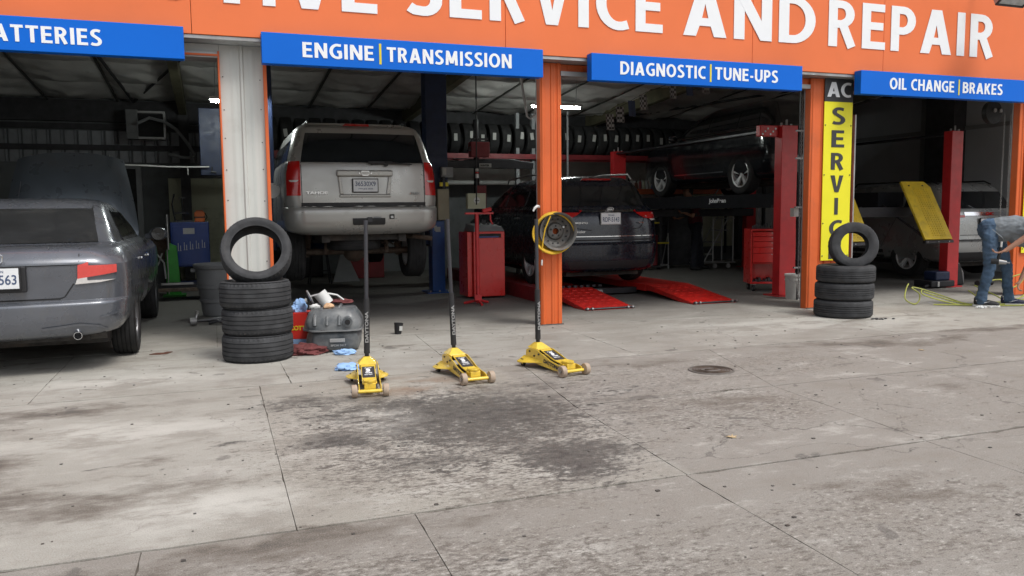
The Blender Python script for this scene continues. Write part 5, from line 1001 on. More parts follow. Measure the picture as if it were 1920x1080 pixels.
protos = [jk]+[dup(jk, label=j[4]) for j in J[1:]]
for o, (x, y, rz, tp, _) in zip(protos, J): o.location = (x, y, 0); o.rotation_euler = (0, 0, rz); handle(o, tp)
# manhole, leaf, small litter
t = thing('manhole_cover', 'round cast iron manhole cover with rings set in the concrete', 'manhole cover', (3.74, -2.93, 0))
B().lathe([(0, .0), (.155, 0), (.155, .006), (0, .006)], 48).obj('plate', K['cast_iron'], t, smooth=30)
for r in (.148, .128, .108, .09): B().lathe([(r-.006, .006), (r, .006), (r, .010), (r-.006, .010)], 48, closed=True).obj('ring', K['rusty'], t, smooth=30)
B().lathe([(.165, .001), (.185, .001), (.182, .008), (.167, .008)], 48, closed=True).obj('frame', K['cast_iron'], t, smooth=30); text('GAS', -.06, -.02, .12, .04, 0, K['rusty'], t, off=.04, ext=.003, mt=Matrix.Translation((0, 0, .0095)) @ Matrix.Rotation(-pi/2, 4, 'X'))
def leaf(loc, rz, s, label, name='fallen_leaf', mat='leaf'):
    pts = [(0,-1),(.25,-.5),(.8,-.6),(.5,-.1),(.95,.3),(.4,.25),(.35,.8),(0,.5),(-.35,.85),(-.4,.2),(-.95,.35),(-.5,-.1),(-.75,-.55),(-.25,-.45)]
    b = B(); b.v = [(x*s, y*s, .004+.25*s*abs(x)**2) for x, y in pts]+[(0, 0, .006)]+[(x*s, y*s, .002+.25*s*abs(x)**2) for x, y in pts]+[(0, 0, .004)]; n = len(pts)
    b.f = [(i, (i+1) % n, n) for i in range(n)]+[(n+1+(i+1) % n, n+1+i, 2*n+1) for i in range(n)]+[(i, n+1+i, n+1+(i+1) % n, (i+1) % n) for i in range(n)]
    o = b.obj(name, K[mat], None, smooth=0); tag(o, label, 'leaf'); o.location = loc; o.rotation_euler = (0, 0, rz)
leaf((2.73, -4.62, 0), .5, .035, 'dry tan leaf lying near the slab joint right of the oil stain'); leaf((2.2, -.75, 0), 2, .03, 'pale dry leaf between the middle jack and the middle orange post'); leaf((6.0, -2.9, 0), 1, .03, 'small pale leaf far right on the open concrete')
b = B()
for i in range(7): x = 9.1+rnd.random()*.22; y = -.95+rnd.random()*.12; b.sphere((x, y, .012), .012+.01*rnd.random(), 6, 4, (1.5, 1, .8))
tag(b.obj('litter', K['white_plastic'], None, smooth=0, kind='stuff'), 'bits of white litter on the floor behind the bending man', 'litter')
b = B()
for i in range(9): x = 7.15+rnd.random()*.25; y = -1.22+rnd.random()*.1; b.sphere((x, y, .008), .010+.008*rnd.random(), 6, 4, (2, 1, .6))
tag(b.obj('tyre_debris', K['black_plastic'], None, smooth=0, kind='stuff'), 'black debris crumbs at the foot of the right tyre stack', 'debris')
b = B()
for i in range(420):
    x = -2.5+9*rnd.random()**1.0; y = -6.4+7*rnd.random(); s = .003+.005*rnd.random()**3; b.box(x-s, x+s*1.4, y-s, y+s, .0005, s*.8)
b.obj('grit', K['rust_plate'], None, smooth=0, kind='stuff').name = 'grit'
# ------------------------------------------------------------ wheel rim hose reel on the orange post, wires
t = thing('rim_hose_reel', 'steel wheel rim bolted to the middle orange post as a hose reel', 'hose reel', (3.62, -.02, 1.07), rot=(0, 0, R(-8)))
mt = Matrix.Rotation(R(90), 4, 'X')    # lathe axis points to -y
rp = [(.205,-.03),(.212,-.03),(.212,-.02),(.196,-.012),(.192,.03),(.180,.05),(.180,.10),(.192,.12),(.196,.165),(.212,.172),(.212,.18),(.203,.178),(.186,.16),(.182,.118),(.172,.10),(.172,.048),(.184,.028),(.19,-.012)]
B().lathe(rp, 56, mt, closed=True).obj('rim_barrel', K['rust_plate'], t, smooth=35)
B().lathe([(.172,.052),(.150,.046),(.125,.030),(.10,.028),(.085,.050),(.06,.056),(.036,.056),(.034,.03),(.034,.02),(.05,.02),(.09,.018),(.13,.02),(.172,.044)], 56, mt, closed=True).obj('rim_disc', K['rust_plate'], t, smooth=25)
b = B()
for i in range(14): a = 2*pi*i/14; b.cyl((.137*cos(a), -.0375, .137*sin(a)), (.137*cos(a), -.0465, .137*sin(a)), .0095, n=10)
b.obj('vent_holes', K['seam'], t, smooth=0, kind='stuff'); b = B()
for i in range(5): a = 2*pi*i/5+.3; b.cyl((.058*cos(a), -.05, .058*sin(a)), (.058*cos(a), -.0575, .058*sin(a)), .011, n=10)
b.obj('stud_holes', K['seam'], t, smooth=0, kind='stuff'); B().cyl((.09, -.045, .045), (.09, -.062, .045), .012, n=10).obj('bolt', K['steel'], t)
t = thing('yellow_hose', 'yellow air hose coiled round the wheel rim on the middle orange post', 'hose')
for k in range(6):
    pts = [(3.61-.012*k+(.214+.006*k)*cos(a)*1.0, -.06-.022*k+.02*sin(3*a+k), 1.065+(.210+.006*(k % 3))*sin(a)-.004*k) for a in [2*pi*i/40 for i in range(40)]]
    B().tube(pts, .0105, 7, closed=True).obj('coil', K['hose_yellow'], t)
B().tube([(3.50, -.19, 1.24), (3.44, -.18, 1.10), (3.42, -.17, .98), (3.41, -.17, .90), (3.415, -.17, .84)], .008, 7).obj('hose_end', K['hose_yellow'], t); B().cyl((3.402, -.17, .70), (3.404, -.17, .76), .01, n=8).obj('connector', K['white_plastic'], t)
tag(B().tube([(3.38, .02, 1.295), (3.40, .02, 1.33), (3.43, .03, 1.35), (3.47, .05, 1.345)], [.01, .014, .018, .018], 8).obj('pipe_nozzle', K['white_plastic'], None), 'small white pipe elbow on the left side of the middle orange post', 'pipe')
tag(B().tube([(3.84, 1.0, 2.95), (3.80, 1.0, 2.5), (3.86, 1.0, 2.2)], .008, 6).obj('grey_cable', K['galv'], None), 'thin grey cable hanging behind the middle orange post', 'cable')
t = thing('conduit_bracket', 'bent grey conduit hanging from the roof left of the middle orange post', 'conduit'); B().tube([(3.62, 1.0, 2.95), (3.70, 1.0, 2.46), (3.74, 1.0, 2.43), (3.84, 1.0, 2.50)], .016, 8).obj('conduit', K['galv'], t); B().box(3.70, 3.86, .98, 1.02, 2.66, 2.69).obj('strut', K['galv'], t, smooth=0)
# ------------------------------------------------------------ fluorescent fittings that are lit
def tubelight(loc, L, label, rz=0, drop=.5):
    t = thing('fluorescent_light', label, 'light', loc, rz, 'lit lamps under the garage roof'); B().box(-L/2, L/2, -.06, .06, .02, .06).obj('housing', K['white_metal'], t, smooth=0); B().cyl((-L/2+.02, 0, -.0), (L/2-.02, 0, -.0), .018, n=10).obj('tube', K['tube_light'], t)
    for x in (-L*.4, L*.4): B().tube([(x, 0, .06), (x+.03, 0, drop)], .004, 5).obj('hanger', K['steel'], t)
tubelight((5.83, 5.0, 3.13), .95, 'lit fluorescent tube hanging behind the middle orange post', 0, .6)
tubelight((.41, 4.0, 2.90), .74, 'small bright lamp glowing beside the grey column in the left bay', 0, .8)
# ------------------------------------------------------------ red cabinet, stand and hanging gear in the second bay
t = thing('red_machine_cabinet', 'tall red machine cabinet with grey tool tray behind the red floor stand', 'cabinet', (3.84, 3.0, 0))
B().box(-.22, .27, 0, .5, .03, 1.0).obj('body', K['tool_red'], t, smooth=0, bevel=.01); B().box(-.30, -.225, .06, .5, .03, .995).obj('side_column', K['tool_red'], t, smooth=0, bevel=.006)
B().box(-.17, .22, -.002, .004, .90, .975).obj('slot_frame', K['tool_red'], t, smooth=0, bevel=.004); B().box(-.15, .21, -.005, .0, .905, .968).obj('slot', K['seam'], t, smooth=0); B().box(-.14, .17, -.009, -.0052, .91, .93).obj('blue_cloth', K['cabinet_blue'], t, smooth=0)
B().add([(-.22,0,1.0),(.27,0,1.0),(.27,.5,1.0),(-.22,.5,1.0),(-.19,.05,1.09),(.24,.05,1.07),(.24,.47,1.12),(-.19,.47,1.12)], [(0,3,2,1),(4,5,6,7),(0,1,5,4),(1,2,6,5),(2,3,7,6),(3,0,4,7)]).obj('tool_tray', K['grey_plastic'], t, smooth=0, bevel=.008)
for x in (-.2, .25):
    for y in (.05, .45): B().cyl((x-.012, y, .018), (x+.012, y, .018), .018, n=10).obj('castor', K['black_plastic'], t)
for i in range(14): 
    x = -.14+.028*i+rnd.random()*.01; z = 1.10+.005*rnd.random()
    if i < 6: B().cyl((x, .1+.02*(i % 3), z-.0), (x, .1+.02*(i % 3), z+.05+.03*rnd.random()), .012, n=8).obj('socket', K['dark_steel'], t)
    else: B().cyl((x, .12+.05*(i % 3), z), (x+.01, .12+.05*(i % 3), z+.03), .011, n=8).obj('socket', K['dark_steel'], t)
t = thing('control_box', 'pale green control box with a gauge behind the red stand', 'control box', (3.88, 3.62, 1.34)); B().box(-.15, .15, 0, .1, 0, .24).obj('box', K['wall_cream'], t, smooth=0, bevel=.01); B().cyl((0, -.004, .13), (0, -.001, .13), .05, n=20).obj('gauge', K['white_plastic'], t, smooth=0); B().box(-.03, .04, -.008, -.004, .12, .13).obj('needle', K['seam'], t, smooth=0)
t = thing('floor_stand', 'slim red underhoist stand with a T-shaped top beside the red cabinet', 'stand', (3.46, 2.33, 0))
B().cyl((0, 0, .02), (0, 0, 1.26), .028).obj('pole', K['lift_red'], t); B().box(-.17, .24, -.02, .02, 1.26, 1.285).obj('top_bar', K['lift_red'], t, smooth=0); B().tube([(.2, 0, 1.27), (.2, 0, 1.18), (.23, .0, 1.12)], .012).cyl((.08, -.02, 1.30), (.20, -.02, 1.33), .03, n=10).obj('side_handle', K['lift_red'], t)
for a in range(3): q = 2*pi*a/3+.5; B().tube([(0, 0, .06), (.2*cos(q), .2*sin(q), .015)], .018).obj('foot', K['lift_red'], t)
B().box(-.06, .04, -.05, .0, .06, .14).obj('pedal', K['lift_red'], t, smooth=0)
t = thing('hanging_cable', 'black hanging cable with white and red connectors over the red cabinet', 'cable'); B().tube([(3.79, 3.3, 3.7), (3.785, 3.3, 2.5), (3.775, 3.3, 1.9), (3.77, 3.3, 1.4)], .011).obj('cable', K['black_plastic'], t); B().cyl((3.78, 3.28, 1.80), (3.78, 3.28, 1.86), .028, n=10).obj('connector', K['white_plastic'], t); B().cyl((3.78, 3.28, 1.90), (3.78, 3.28, 1.94), .028, n=10).obj('connector', K['tag_white'], t); B().cyl((3.78, 3.28, 1.87), (3.78, 3.28, 1.89), .03, n=10).obj('connector_ring', K['lift_red'], t)
t = thing('camera_beam', 'dark wheel alignment camera beam on a post with a small white name plate', 'alignment machine', (4.42, 5.2, 0))
B().cyl((0, .1, 0), (0, .1, 2.9), .05).obj('column', K['black_metal'], t); B().prism([(-1.0, -.03), (1.05, -.05), (1.05, .06), (.6, .12), (-.2, .10), (-1.0, .02)], 0, .1, mt=Matrix.Translation((0, 0, 2.10))).obj('beam', K['black_metal'], t, smooth=0, bevel=.01)
B().box(-.16, .18, -.12, .05, 2.24, 2.50).obj('monitor_arm', K['shelf_red'], t, smooth=0, bevel=.01); b = B(); [b.box(-.2+.02*i, .2-.01*i, -.1, .0, 2.34+.05*i, 2.37+.05*i) for i in range(5)]; b.obj('fins', K['dark_steel'], t, smooth=0, kind='stuff')
B().box(-.02, .20, -.14, -.121, 2.06, 2.13).obj('name_plate', K['tag_white'], t, smooth=0); text('HUNTER', .0, 2.078, .16, .035, -.1415, K['seam'], t, off=.03)
B().box(-.05, .12, -.08, .02, 1.35, 1.75).obj('cable_tray', K['shelf_red'], t, smooth=0)
# folding stool with a sponge and boxes seen under the raised SUV
t = thing('shop_stool', 'small black folding stool seen below the raised SUV', 'stool', (1.82, 6.7, 0)); B().box(-.16, .16, -.12, .12, .54, .565).obj('seat', K['black_plastic'], t, smooth=0)
for x in (-.17, .17):
    for y in (-.12, .12): B().tube([(x*.8, y*.8, .54), (x*1.15, y*1.2, 0)], .012).obj('leg', K['black_metal'], t)
B().tube([(-.18, -.12, .25), (.18, -.12, .25)], .009).obj('rung', K['black_metal'], t)
tag(crumple(1.82, 6.62, .62, .12, .08, .05, 51, K['tan_glove'], 'sponge', None, 8), 'yellow sponge lying on the small black stool', 'sponge')
tag(B().box(2.45, 3.2, 7.6, 8.2, 0, .75).obj('red_parts_bin', K['shelf_red'], None, smooth=0, bevel=.02), 'dull red parts bin against the back wall below the raised SUV', 'bin')
tag(B().box(1.3, 2.1, 8.4, 9.0, 0, 1.0).obj('dark_workbench', K['black_metal'], None, smooth=0, bevel=.02), 'dark workbench along the back wall behind the black stool', 'workbench')
tag(B().prism([(2.1, 0), (2.6, 0), (2.3, .7)], 7.0, 7.05).obj('grey_board', K['grey_box'], None, smooth=0), 'grey board leaning behind the raised SUV wheel', 'board')
# ------------------------------------------------------------ high rack of tyres with white price tags along the back
rk = thing('tyre_rack', 'long red beam rack high at the back carrying a row of tagged tyres', 'rack')
for y in (7.2, 7.85): B().box(.9, 12.4, y, y+.05, 2.36, 2.46).obj('beam', K['shelf_red'], rk, smooth=0)
for x in (.95, 3.9, 6.65, 9.5, 12.3): B().box(x-.03, x+.03, 7.55, 7.62, 0, 3.1).obj('upright', K['girt'], rk, smooth=0)
tb = tyre_mesh(.32, .2, .22, 24, low=True).obj('rack_tyre', K['rubber_car'], None, smooth=40); tag(tb, 'tagged tyre in the high rack', 'tyre', 'tyres in the high rack'); tgm = None
tags_ = B().box(-.035, .035, -.006, 0, -.07, .07).obj('price_tag', K['tag_white'], tb, smooth=0)
n = 41
for i in range(n):
    o = tb if i == 0 else dup(tb); x = 1.1+i*.272; o.location = (x, 7.55, 2.77+rnd.random()*.02); o.rotation_euler = (0, pi/2, 0)
    c = KIDS(o)[0]; c.matrix_local = Matrix.Rotation(-pi/2, 4, 'Y') @ Matrix.Translation((rnd.uniform(-.05, .05), -.335, .03+rnd.uniform(-.05, .03))) @ Matrix.Rotation(rnd.uniform(-.15, .15), 4, 'Y')
    px = 8.42*x/(8.42+7.5)   # where the sight line crosses the door plane
    w_, a_, b_ = ('over the champagne SUV', .5, 3.47) if px < 3.47 else ('over the dark blue crossover', 3.47, 7.1)
    o['label'] = 'tagged tyre in the high rack %s, %s from the left there' % (w_, ['first','second','third','fourth','fifth','sixth','seventh','eighth','ninth','tenth','eleventh','twelfth','thirteenth','fourteenth','fifteenth','sixteenth','seventeenth','eighteenth','nineteenth','twentieth','twenty-first','twenty-second','twenty-third','twenty-fourth','twenty-fifth','twenty-sixth','twenty-seventh','twenty-eighth'][i if px < 3.47 else i-n1_])
    if px < 3.47: n1_ = i+1
# ------------------------------------------------------------ alignment rack and its red ramps
t = thing('alignment_rack', 'low red alignment rack with two red approach ramps under the dark blue crossover', 'vehicle lift')
for x0, x1 in ((4.50, 5.20), (6.13, 6.83)):
    B().prism([(1.0, .0), (1.02, .018), (2.25, .17), (2.32, .17), (2.32, .09), (2.0, .07), (1.35, .0)], x0, x1, 'x').obj('approach_ramp', K['ramp_red'], t, smooth=0, bevel=.004)
    B().box(x0, x1, 2.34, 7.2, .07, .168).obj('runway', K['ramp_red'], t, smooth=0, bevel=.004)
    for k in range(7):
        for j in range(5): x = x0+.10+j*.125; y = 1.15+k*.16; z = .018+(y-1.02)*.1236; B().prism([(x-.035, y), (x-.03, y-.008), (x+.03, y-.008), (x+.035, y), (x+.03, y+.008), (x-.03, y+.008)], z+.0005, z+.006, 'z').obj('tread_bar', K['ramp_red'], t, smooth=0)
    B().cyl((x0-.01, 1.0, .022), (x1+.01, 1.0, .022), .012, n=8).obj('ramp_roller', K['dark_steel'], t)
    for x in (x0+.02, x0+.09, x1-.09, x1-.02): B().cyl((x-.012, .995, .024), (x+.012, .995, .024), .02, n=10).obj('roller_wheel', K['steel'], t)
B().box(5.2, 6.13, 2.6, 2.75, .03, .11).obj('cross_member', K['black_metal'], t, smooth=0); B().box(5.14, 5.42, 2.30, 2.35, .06, .15).obj('name_plate', K['black_metal'], t, smooth=0); text('HUNTER', 5.20, .085, .2, .04, 2.299, K['tag_white'], t, off=.03)
b = B(); [b.box(4.55+.1*i, 4.6+.1*i, 2.35, 2.45, .17, .20) for i in range(9)]; b.obj('wheel_chocks', K['black_metal'], t, smooth=0, kind='stuff')
B().box(4.3, 4.48, 1.9, 6.9, .0, .20).obj('side_rail', K['shelf_red'], t, smooth=0)
# ------------------------------------------------------------ four-post lift, yellow ramps
t = thing('four_post_lift', 'red four-post lift with dark runways carrying the black SUV up high', 'vehicle lift')
for x0, x1 in ((7.81, 8.09), (11.10, 11.34)):
    for y0 in (1.35, 6.6):
        p = B().box(x0, x1, y0, y0+.16, .02, 2.50).obj('post', K['lift_red'], t, smooth=0, bevel=.006); B().box(x0-.05, x1+.05, y0-.05, y0+.3, 0, .018).obj('base_plate', K['lift_red'], p, smooth=0)
        B().box(x0+.02, x0+.07, y0-.006, y0-.001, .1, 2.3).obj('latch_slot', K['shelf_red'], p, smooth=0) if 0 else None
        b = B(); [b.cyl((x0+q, y0+.08, 2.5), (x0+q, y0+.08, 2.53+h), .015, n=8) for q, h in ((.05, .01), (.14, .06), (.22, .0))]; b.obj('top_nuts', K['steel'], p, smooth=0, kind='stuff')
    B().box(x0+.04, x1-.04, 1.52, 6.58, 2.44, 2.47).obj('top_tie', K['black_metal'], t, smooth=0)
B().box(7.48, 7.80, 1.42, 1.52, 2.34, 2.50).obj('top_bracket', K['lift_red'], t, smooth=0, bevel=.01)
b = B(); [b.cyl((7.52+.045*i, 1.41, 2.37+.08*((i*7) % 3)/2), (7.52+.045*i, 1.42, 2.37+.08*((i*7) % 3)/2), .014, n=8) for i in range(6)]; b.obj('bracket_bolts', K['steel'], t, smooth=0, kind='stuff')
for y0 in (1.55, 6.35): B().box(8.1, 11.1, y0, y0+.22, 1.14, 1.30).obj('cross_beam', K['black_metal'], t, smooth=0, bevel=.01)
for x0 in (8.50, 10.12):
    r_ = B().box(x0, x0+.54, 1.85, 6.75, 1.31, 1.54).obj('runway', K['runway_black'], t, smooth=0, bevel=.006)
    B().add([(x0, 1.86, 1.53), (x0+.54, 1.86, 1.53), (x0+.54, 1.84, 1.50), (x0, 1.84, 1.50)], [(0, 1, 2, 3)]).obj('runway_lip', K['ramp_yellow'], r_, smooth=0, fix=False) if 0 else None
    x1 = x0+.11; rp = B(); dy, dz = -.72, -.92; n_ = Vector((0, -dz, dy)).normalized()*.03
    rp.add([(x0, 1.80, 1.76), (x0+.54, 1.80, 1.76), (x0+.54, 1.72, 1.62), (x0+.54, 1.05, .80), (x0, 1.05, .80)][:0] or [(x1, 1.50, 1.70), (x1+.46, 1.50, 1.70), (x1+.56, 1.45, 1.61), (x1+.56, 1.0, .80), (x1+.01, 1.0, .80), (x1, 1.48, 1.66)] + [(x1, 1.53, 1.68), (x1+.46, 1.53, 1.68), (x1+.56, 1.48, 1.59), (x1+.56, 1.03, .785), (x1+.01, 1.03, .785), (x1, 1.51, 1.64)],
           [(0, 1, 2, 3, 4, 5), (11, 10, 9, 8, 7, 6)]+[(i, 6+i, 6+(i+1) % 6, (i+1) % 6) for i in range(6)])
    r2_ = rp.obj('ramp_plate', K['ramp_yellow'], t, smooth=0)
    B().box(x1, x1+.57, .985, 1.04, .74, .783).obj('hinge_bar', K['dark_steel'], r2_, smooth=0)
    b = B()
    for i in range(3): b.cyl((x1+.04+.22*i, .978, .762), (x1+.04+.22*i, .985, .762), .01, n=8)
    b.obj('hinge_bolts', K['steel'], r2_, smooth=0, kind='stuff'); b = B()
    for i in range(22):
        for j in range(9):
            if 2 < j: x = x1+.04+.05*j; y = 1.03+.019*i; z = .80+(y-1.0)*1.8; b.box(x-.004, x+.004, y-.009, y-.002, z-.002, z+.012)
    b.obj('grip_studs', K['ramp_yellow'], r2_, smooth=0, kind='stuff'); b = B(); [b.cyl((x, 1.458, 1.628), (x, 1.467, 1.633), .016, n=10) for x in (x1+.12, x1+.40)]; b.obj('pin_holes', K['seam'], r2_, smooth=0, kind='stuff')
    for yy in (1.25, 1.6): B().tube([(x1+.1+.3*(yy > 1.5), 1.05+.1*(yy > 1.5), .79+.18*(yy > 1.5)), (x0+.1+.3*(yy > 1.5), 1.9, 1.36)], .018).obj('ramp_link', K['black_metal'], t)
text('JohnBean', .0, .0, .52, .10, 0, K['white_paint'], t, off=.04, mt=Matrix.Translation((8.495, 4.2, 1.385)) @ Matrix.Rotation(-pi/2, 4, 'Z'))
# ------------------------------------------------------------ red tool chest
t = thing('tool_chest', 'red rolling tool chest with five drawers and an open lower bay', 'tool chest', (8.22, 2.02, 0), R(-22))
W_, D_ = .70, .42; x0 = -W_/2
for a in ((x0, x0+.03, 0, D_, .12, .98), (W_/2-.03, W_/2, 0, D_, .12, .98), (x0+.03, W_/2-.03, D_-.02, D_, .12, .98), (x0+.03, W_/2-.03, 0, D_-.02, .12, .15), (x0+.03, W_/2-.03, 0, D_-.02, .95, .98), (x0+.03, W_/2-.03, .03, D_-.02, .43, .45)): B().box(*a).obj('case_panel', K['tool_red'], t, smooth=0, bevel=.004)
z = .455
for h in (.15, .095, .085, .08, .075):
    d = B().box(x0+.034, W_/2-.034, -.012, .03, z, z+h-.006).obj('drawer', K['tool_red'], t, smooth=0, bevel=.004); B().box(-.03, .03, -.02, -.012, z+h-.028, z+h-.018).obj('pull', K['steel'], d, smooth=0); z += h
for x in (x0+.07, W_/2-.07):
    for y in (.06, D_-.06): c = B().cyl((x-.018, y, .05), (x+.018, y, .05), .05, n=18).obj('castor', K['black_plastic'], t); B().cyl((x-.02, y, .05), (x+.02, y, .05), .02, n=12).obj('hub', K['steel'], c); B().box(x-.03, x+.03, y-.03, y+.03, .1, .12).obj('castor_plate', K['steel'], c, smooth=0)
b = B(); [b.box(x0+.05+.05*i, x0+.09+.05*i, .08, .2, .15, .17+.02*(i % 3)) for i in range(10)]; b.obj('loose_tools', K['dark_steel'], t, smooth=0, kind='stuff')
b = B(); [b.cyl((x0+.06+.035*i, .12+.03*(i % 4), .98), (x0+.06+.035*i, .12+.03*(i % 4), 1.03+.05*((i*5) % 4)/4), .011, n=8) for i in range(15)]; b.obj('tools_on_top', K['dark_steel'], t, smooth=0, kind='stuff')
B().tube([(-.15, .2, .98), (-.18, .2, 1.3)], .01).tube([(.05, .22, .98), (.03, .22, 1.35)], .01).obj('pry_bars', K['dark_steel'], t, kind='stuff')
# ------------------------------------------------------------ bucket, door chains
t = thing('white_bucket', 'dirty white plastic bucket with door chains hanging into its front', 'bucket', (7.83, 1.02, 0)); B().lathe([(0, 0), (.128, 0), (.14, .27), (.148, .27), (.148, .285), (.142, .285), (.143, .325), (.153, .33), (.153, .355), (.146, .36), (.138, .35), (.124, .01), (0, .01)], 40).obj('pail', K['bucket_white'], t, smooth=30)
B().tube([(.15*cos(a), .15*sin(a)-.012, .31-.13*sin(a)**2*0-.10*abs(sin(a))) for a in [pi+pi*i/16 for i in range(17)]], .003, 6).obj('bail', K['steel'], t)
def chain(name, label, x, y, z0, z1, dx, lk=.034, r=.0045):
    t = thing(name, label, 'chain'); 
    base = B(); base.tube([(.009*cos(a), 0, .0145*sin(a)*(1.25)) for a in [2*pi*i/8 for i in range(8)]], .0035, 4, closed=True)
    def strand(xa, xb, za, zb, parent):
        b = B(); k = int((zb-za)/.03)
        for i in range(k): z = za+.03*i; b.add(base.v, base.f, Matrix.Translation((xa+(xb-xa)*i/k, y, z)) @ Matrix.Rotation(pi/2*(i % 2)+.6, 4, 'Z'))
        b.obj('strand', K['galv'], parent, smooth=0, kind='stuff')
    strand(x, x, z0+.03, z1, t); strand(x+dx, x+dx*.9, z0+.03, z1, t); b = B()
    for i in range(9): a = pi+pi*i/8; b.add(base.v, base.f, Matrix.Translation((x+dx/2+dx/2*cos(a), y, z0+.035+.035*sin(a))) @ Matrix.Rotation(a+pi/2, 4, 'Y') @ Matrix.Rotation(pi/2*(i % 2), 4, 'Z'))
    b.obj('loop', K['galv'], t, smooth=0, kind='stuff')
chain('door_chain', 'door hoist chain hanging beside the left edge of the right-hand orange post', 7.55, .62, .05, 2.85, .10)
chain('door_chain', 'door hoist chain hanging from the dark reel in the far right bay', 11.28, .6, .9, 2.72, .14)
t = thing('chain_hoist_wheel', 'dark round door hoist wheel at the top of the far right bay', 'hoist', (11.25, .75, 2.72)); B().cyl((0, 0, 0), (0, .08, 0), .17, n=28).obj('wheel', K['black_plastic'], t); B().cyl((.0, -.02, .03), (0, 0, .03), .03, n=12).cyl((.12, -.02, .03), (.12, 0, .03), .03, n=12).obj('spool', K['galv'], t)
t = thing('side_conduit', 'grey conduit rails with brackets behind the chain on the orange post', 'conduit'); B().box(7.76, 7.785, .9, .93, 0, 3.0).obj('rail', K['black_metal'], t, smooth=0)
for z in (2.36, 1.98, 1.3, .45): B().box(7.68, 7.80, .87, .9, z, z+.022).obj('bracket', K['galv'], t, smooth=0)
B().box(7.68, 7.76, .9, .98, 1.18, 1.30).obj('junction_box', K['tag_white'], t, smooth=0)
# ------------------------------------------------------------ things at the back of the third bay
t = thing('rolling_ladder', 'grey rolling stair ladder at the back of the third bay', 'ladder', (10.4, 6.7, 0))
for y in (0, .42):
    B().tube([(-.42, y, .12), (.5, y, .12)], .014).obj('base_rail', K['galv'], t); B().tube([(-.35, y, .12), (.38, y, 1.25), (.45, y, 1.9)], .014).obj('stringer', K['galv'], t); B().tube([(-.1, y, .12), (-.1, y, 1.1), (.15, y, 1.55), (.45, y, 1.9)], .014).obj('hand_rail', K['galv'], t); B().tube([(.42, y, .12), (.42, y, 1.3)], .014).obj('rear_leg', K['galv'], t)
for i in range(4): B().box(-.3+.18*i, -.08+.18*i, 0, .42, .30+.26*i, .32+.26*i).obj('step', K['galv'], t, smooth=0)
for x in (-.05, .3): B().cyl((x, -.02, .05), (x, .02, .05), .05, n=14).obj('castor', K['steel'], t)
t = thing('extinguisher_cart', 'red gas bottle cart with a bright red extinguisher by the crossover', 'cart', (8.93, 7.0, 0)); B().cyl((.02, 0, .10), (.02, 0, .75), .12, n=18).obj('bottle', K['shelf_red'], t); B().cyl((-.06, -.15, .50), (-.06, -.15, .86), .055, n=16).sphere((-.06, -.15, .86), .055, 14, 8).obj('extinguisher', K['lamp_red'], t); B().tube([(-.06, -.15, .9), (-.06, -.15, .98), (.05, -.15, .94), (.1, -.15, .7)], .01).obj('valve_hose', K['black_plastic'], t); B().box(-.15, .18, -.15, .15, .05, .09).obj('base', K['black_metal'], t, smooth=0); B().box(-.05, .1, -.17, -.15, 1.0, 1.03).box(-.1, .1, -.17, -.15, 1.18, 1.22).obj('handle_bar', K['yellow_mark'], t, smooth=0, kind='stuff')
for x in (-.14, .18): B().cyl((x-.02, 0, .06), (x+.02, 0, .06), .06, n=14).obj('wheel', K['black_plastic'], t)
t = thing('step_stool', 'small pale two-step folding stool beside the red gas bottle cart', 'step stool', (9.25, 7.1, 0))
for x in (-.17, .17): B().tube([(x, 0, 0), (x, .02, .78)], .012).obj('leg', K['galv'], t); B().tube([(x, .3, 0), (x, .05, .7)], .012).obj('leg', K['galv'], t)
for z in (.07, .55): B().box(-.17, .17, -.02, .12, z, z+.03).obj('step', K['yellow_mark'] if z > .3 else K['galv'], t, smooth=0)
t = thing('parts_shelf', 'orange-red wall shelf holding bottles under the high tyre rack', 'shelf', (0, 0, 0)); B().box(9.0, 12.0, 8.3, 8.7, 1.66, 1.78).obj('board', K['shelf_orange'], t, smooth=0); B().box(9.3, 11.3, 8.3, 8.7, 1.18, 1.28).obj('board', K['shelf_orange'], t, smooth=0)
for x in (9.0, 10.5, 12.0): B().box(x-.02, x+.02, 8.65, 8.7, .2, 2.3).obj('upright', K['black_metal'], t, smooth=0)
cols = ['seam', 'white_plastic', 'shelf_red', 'brown_scrap', 'wall_cream', 'galv', 'blue_lift', 'shelf_red', 'beige_box']
for i, (x, h, r, c, lb) in enumerate(((9.16, .26, .035, 'seam', 'tall black bottle at the left end of the shelf'), (9.26, .2, .03, 'white_plastic', 'white bottle second along the shelf'), (9.36, .19, .04, 'brown_scrap', 'brown jar third along the shelf'), (9.46, .23, .035, 'shelf_red', 'red spray can in the middle of the shelf'), (9.56, .22, .03, 'wall_cream', 'cream bottle right of the red can on the shelf'), (9.66, .17, .04, 'galv', 'grey tin on the shelf right of the cream bottle'), (9.84, .19, .07, 'blue_lift', 'blue jug on the shelf next to the black SUV wheel'))):
    tag(B().lathe([(0, 0), (r, 0), (r, h*.7), (r*.4, h*.85), (r*.4, h), (0, h)], 12, Matrix.Translation((x, 8.45, 1.78))).obj('bottle', K[c], None, smooth=30), lb, 'bottle', 'bottles on the orange shelf')
for i, x in enumerate((11.32, 11.40, 11.49)): tag(B().cyl((x, 8.4, 1.78), (x, 8.4, 1.96), .035, n=12).obj('can', K['galv'], None), ['left', 'middle', 'right'][i]+' grey can of three on the shelf below the lifted SUV', 'can', 'grey cans on the orange shelf')
tag(crumple(11.75, 8.4, 1.85, .10, .07, .08, 61, K['blue_lift'], 'blue_pouch', None, 8), 'blue pouch on the orange shelf under the lifted SUV', 'pouch')
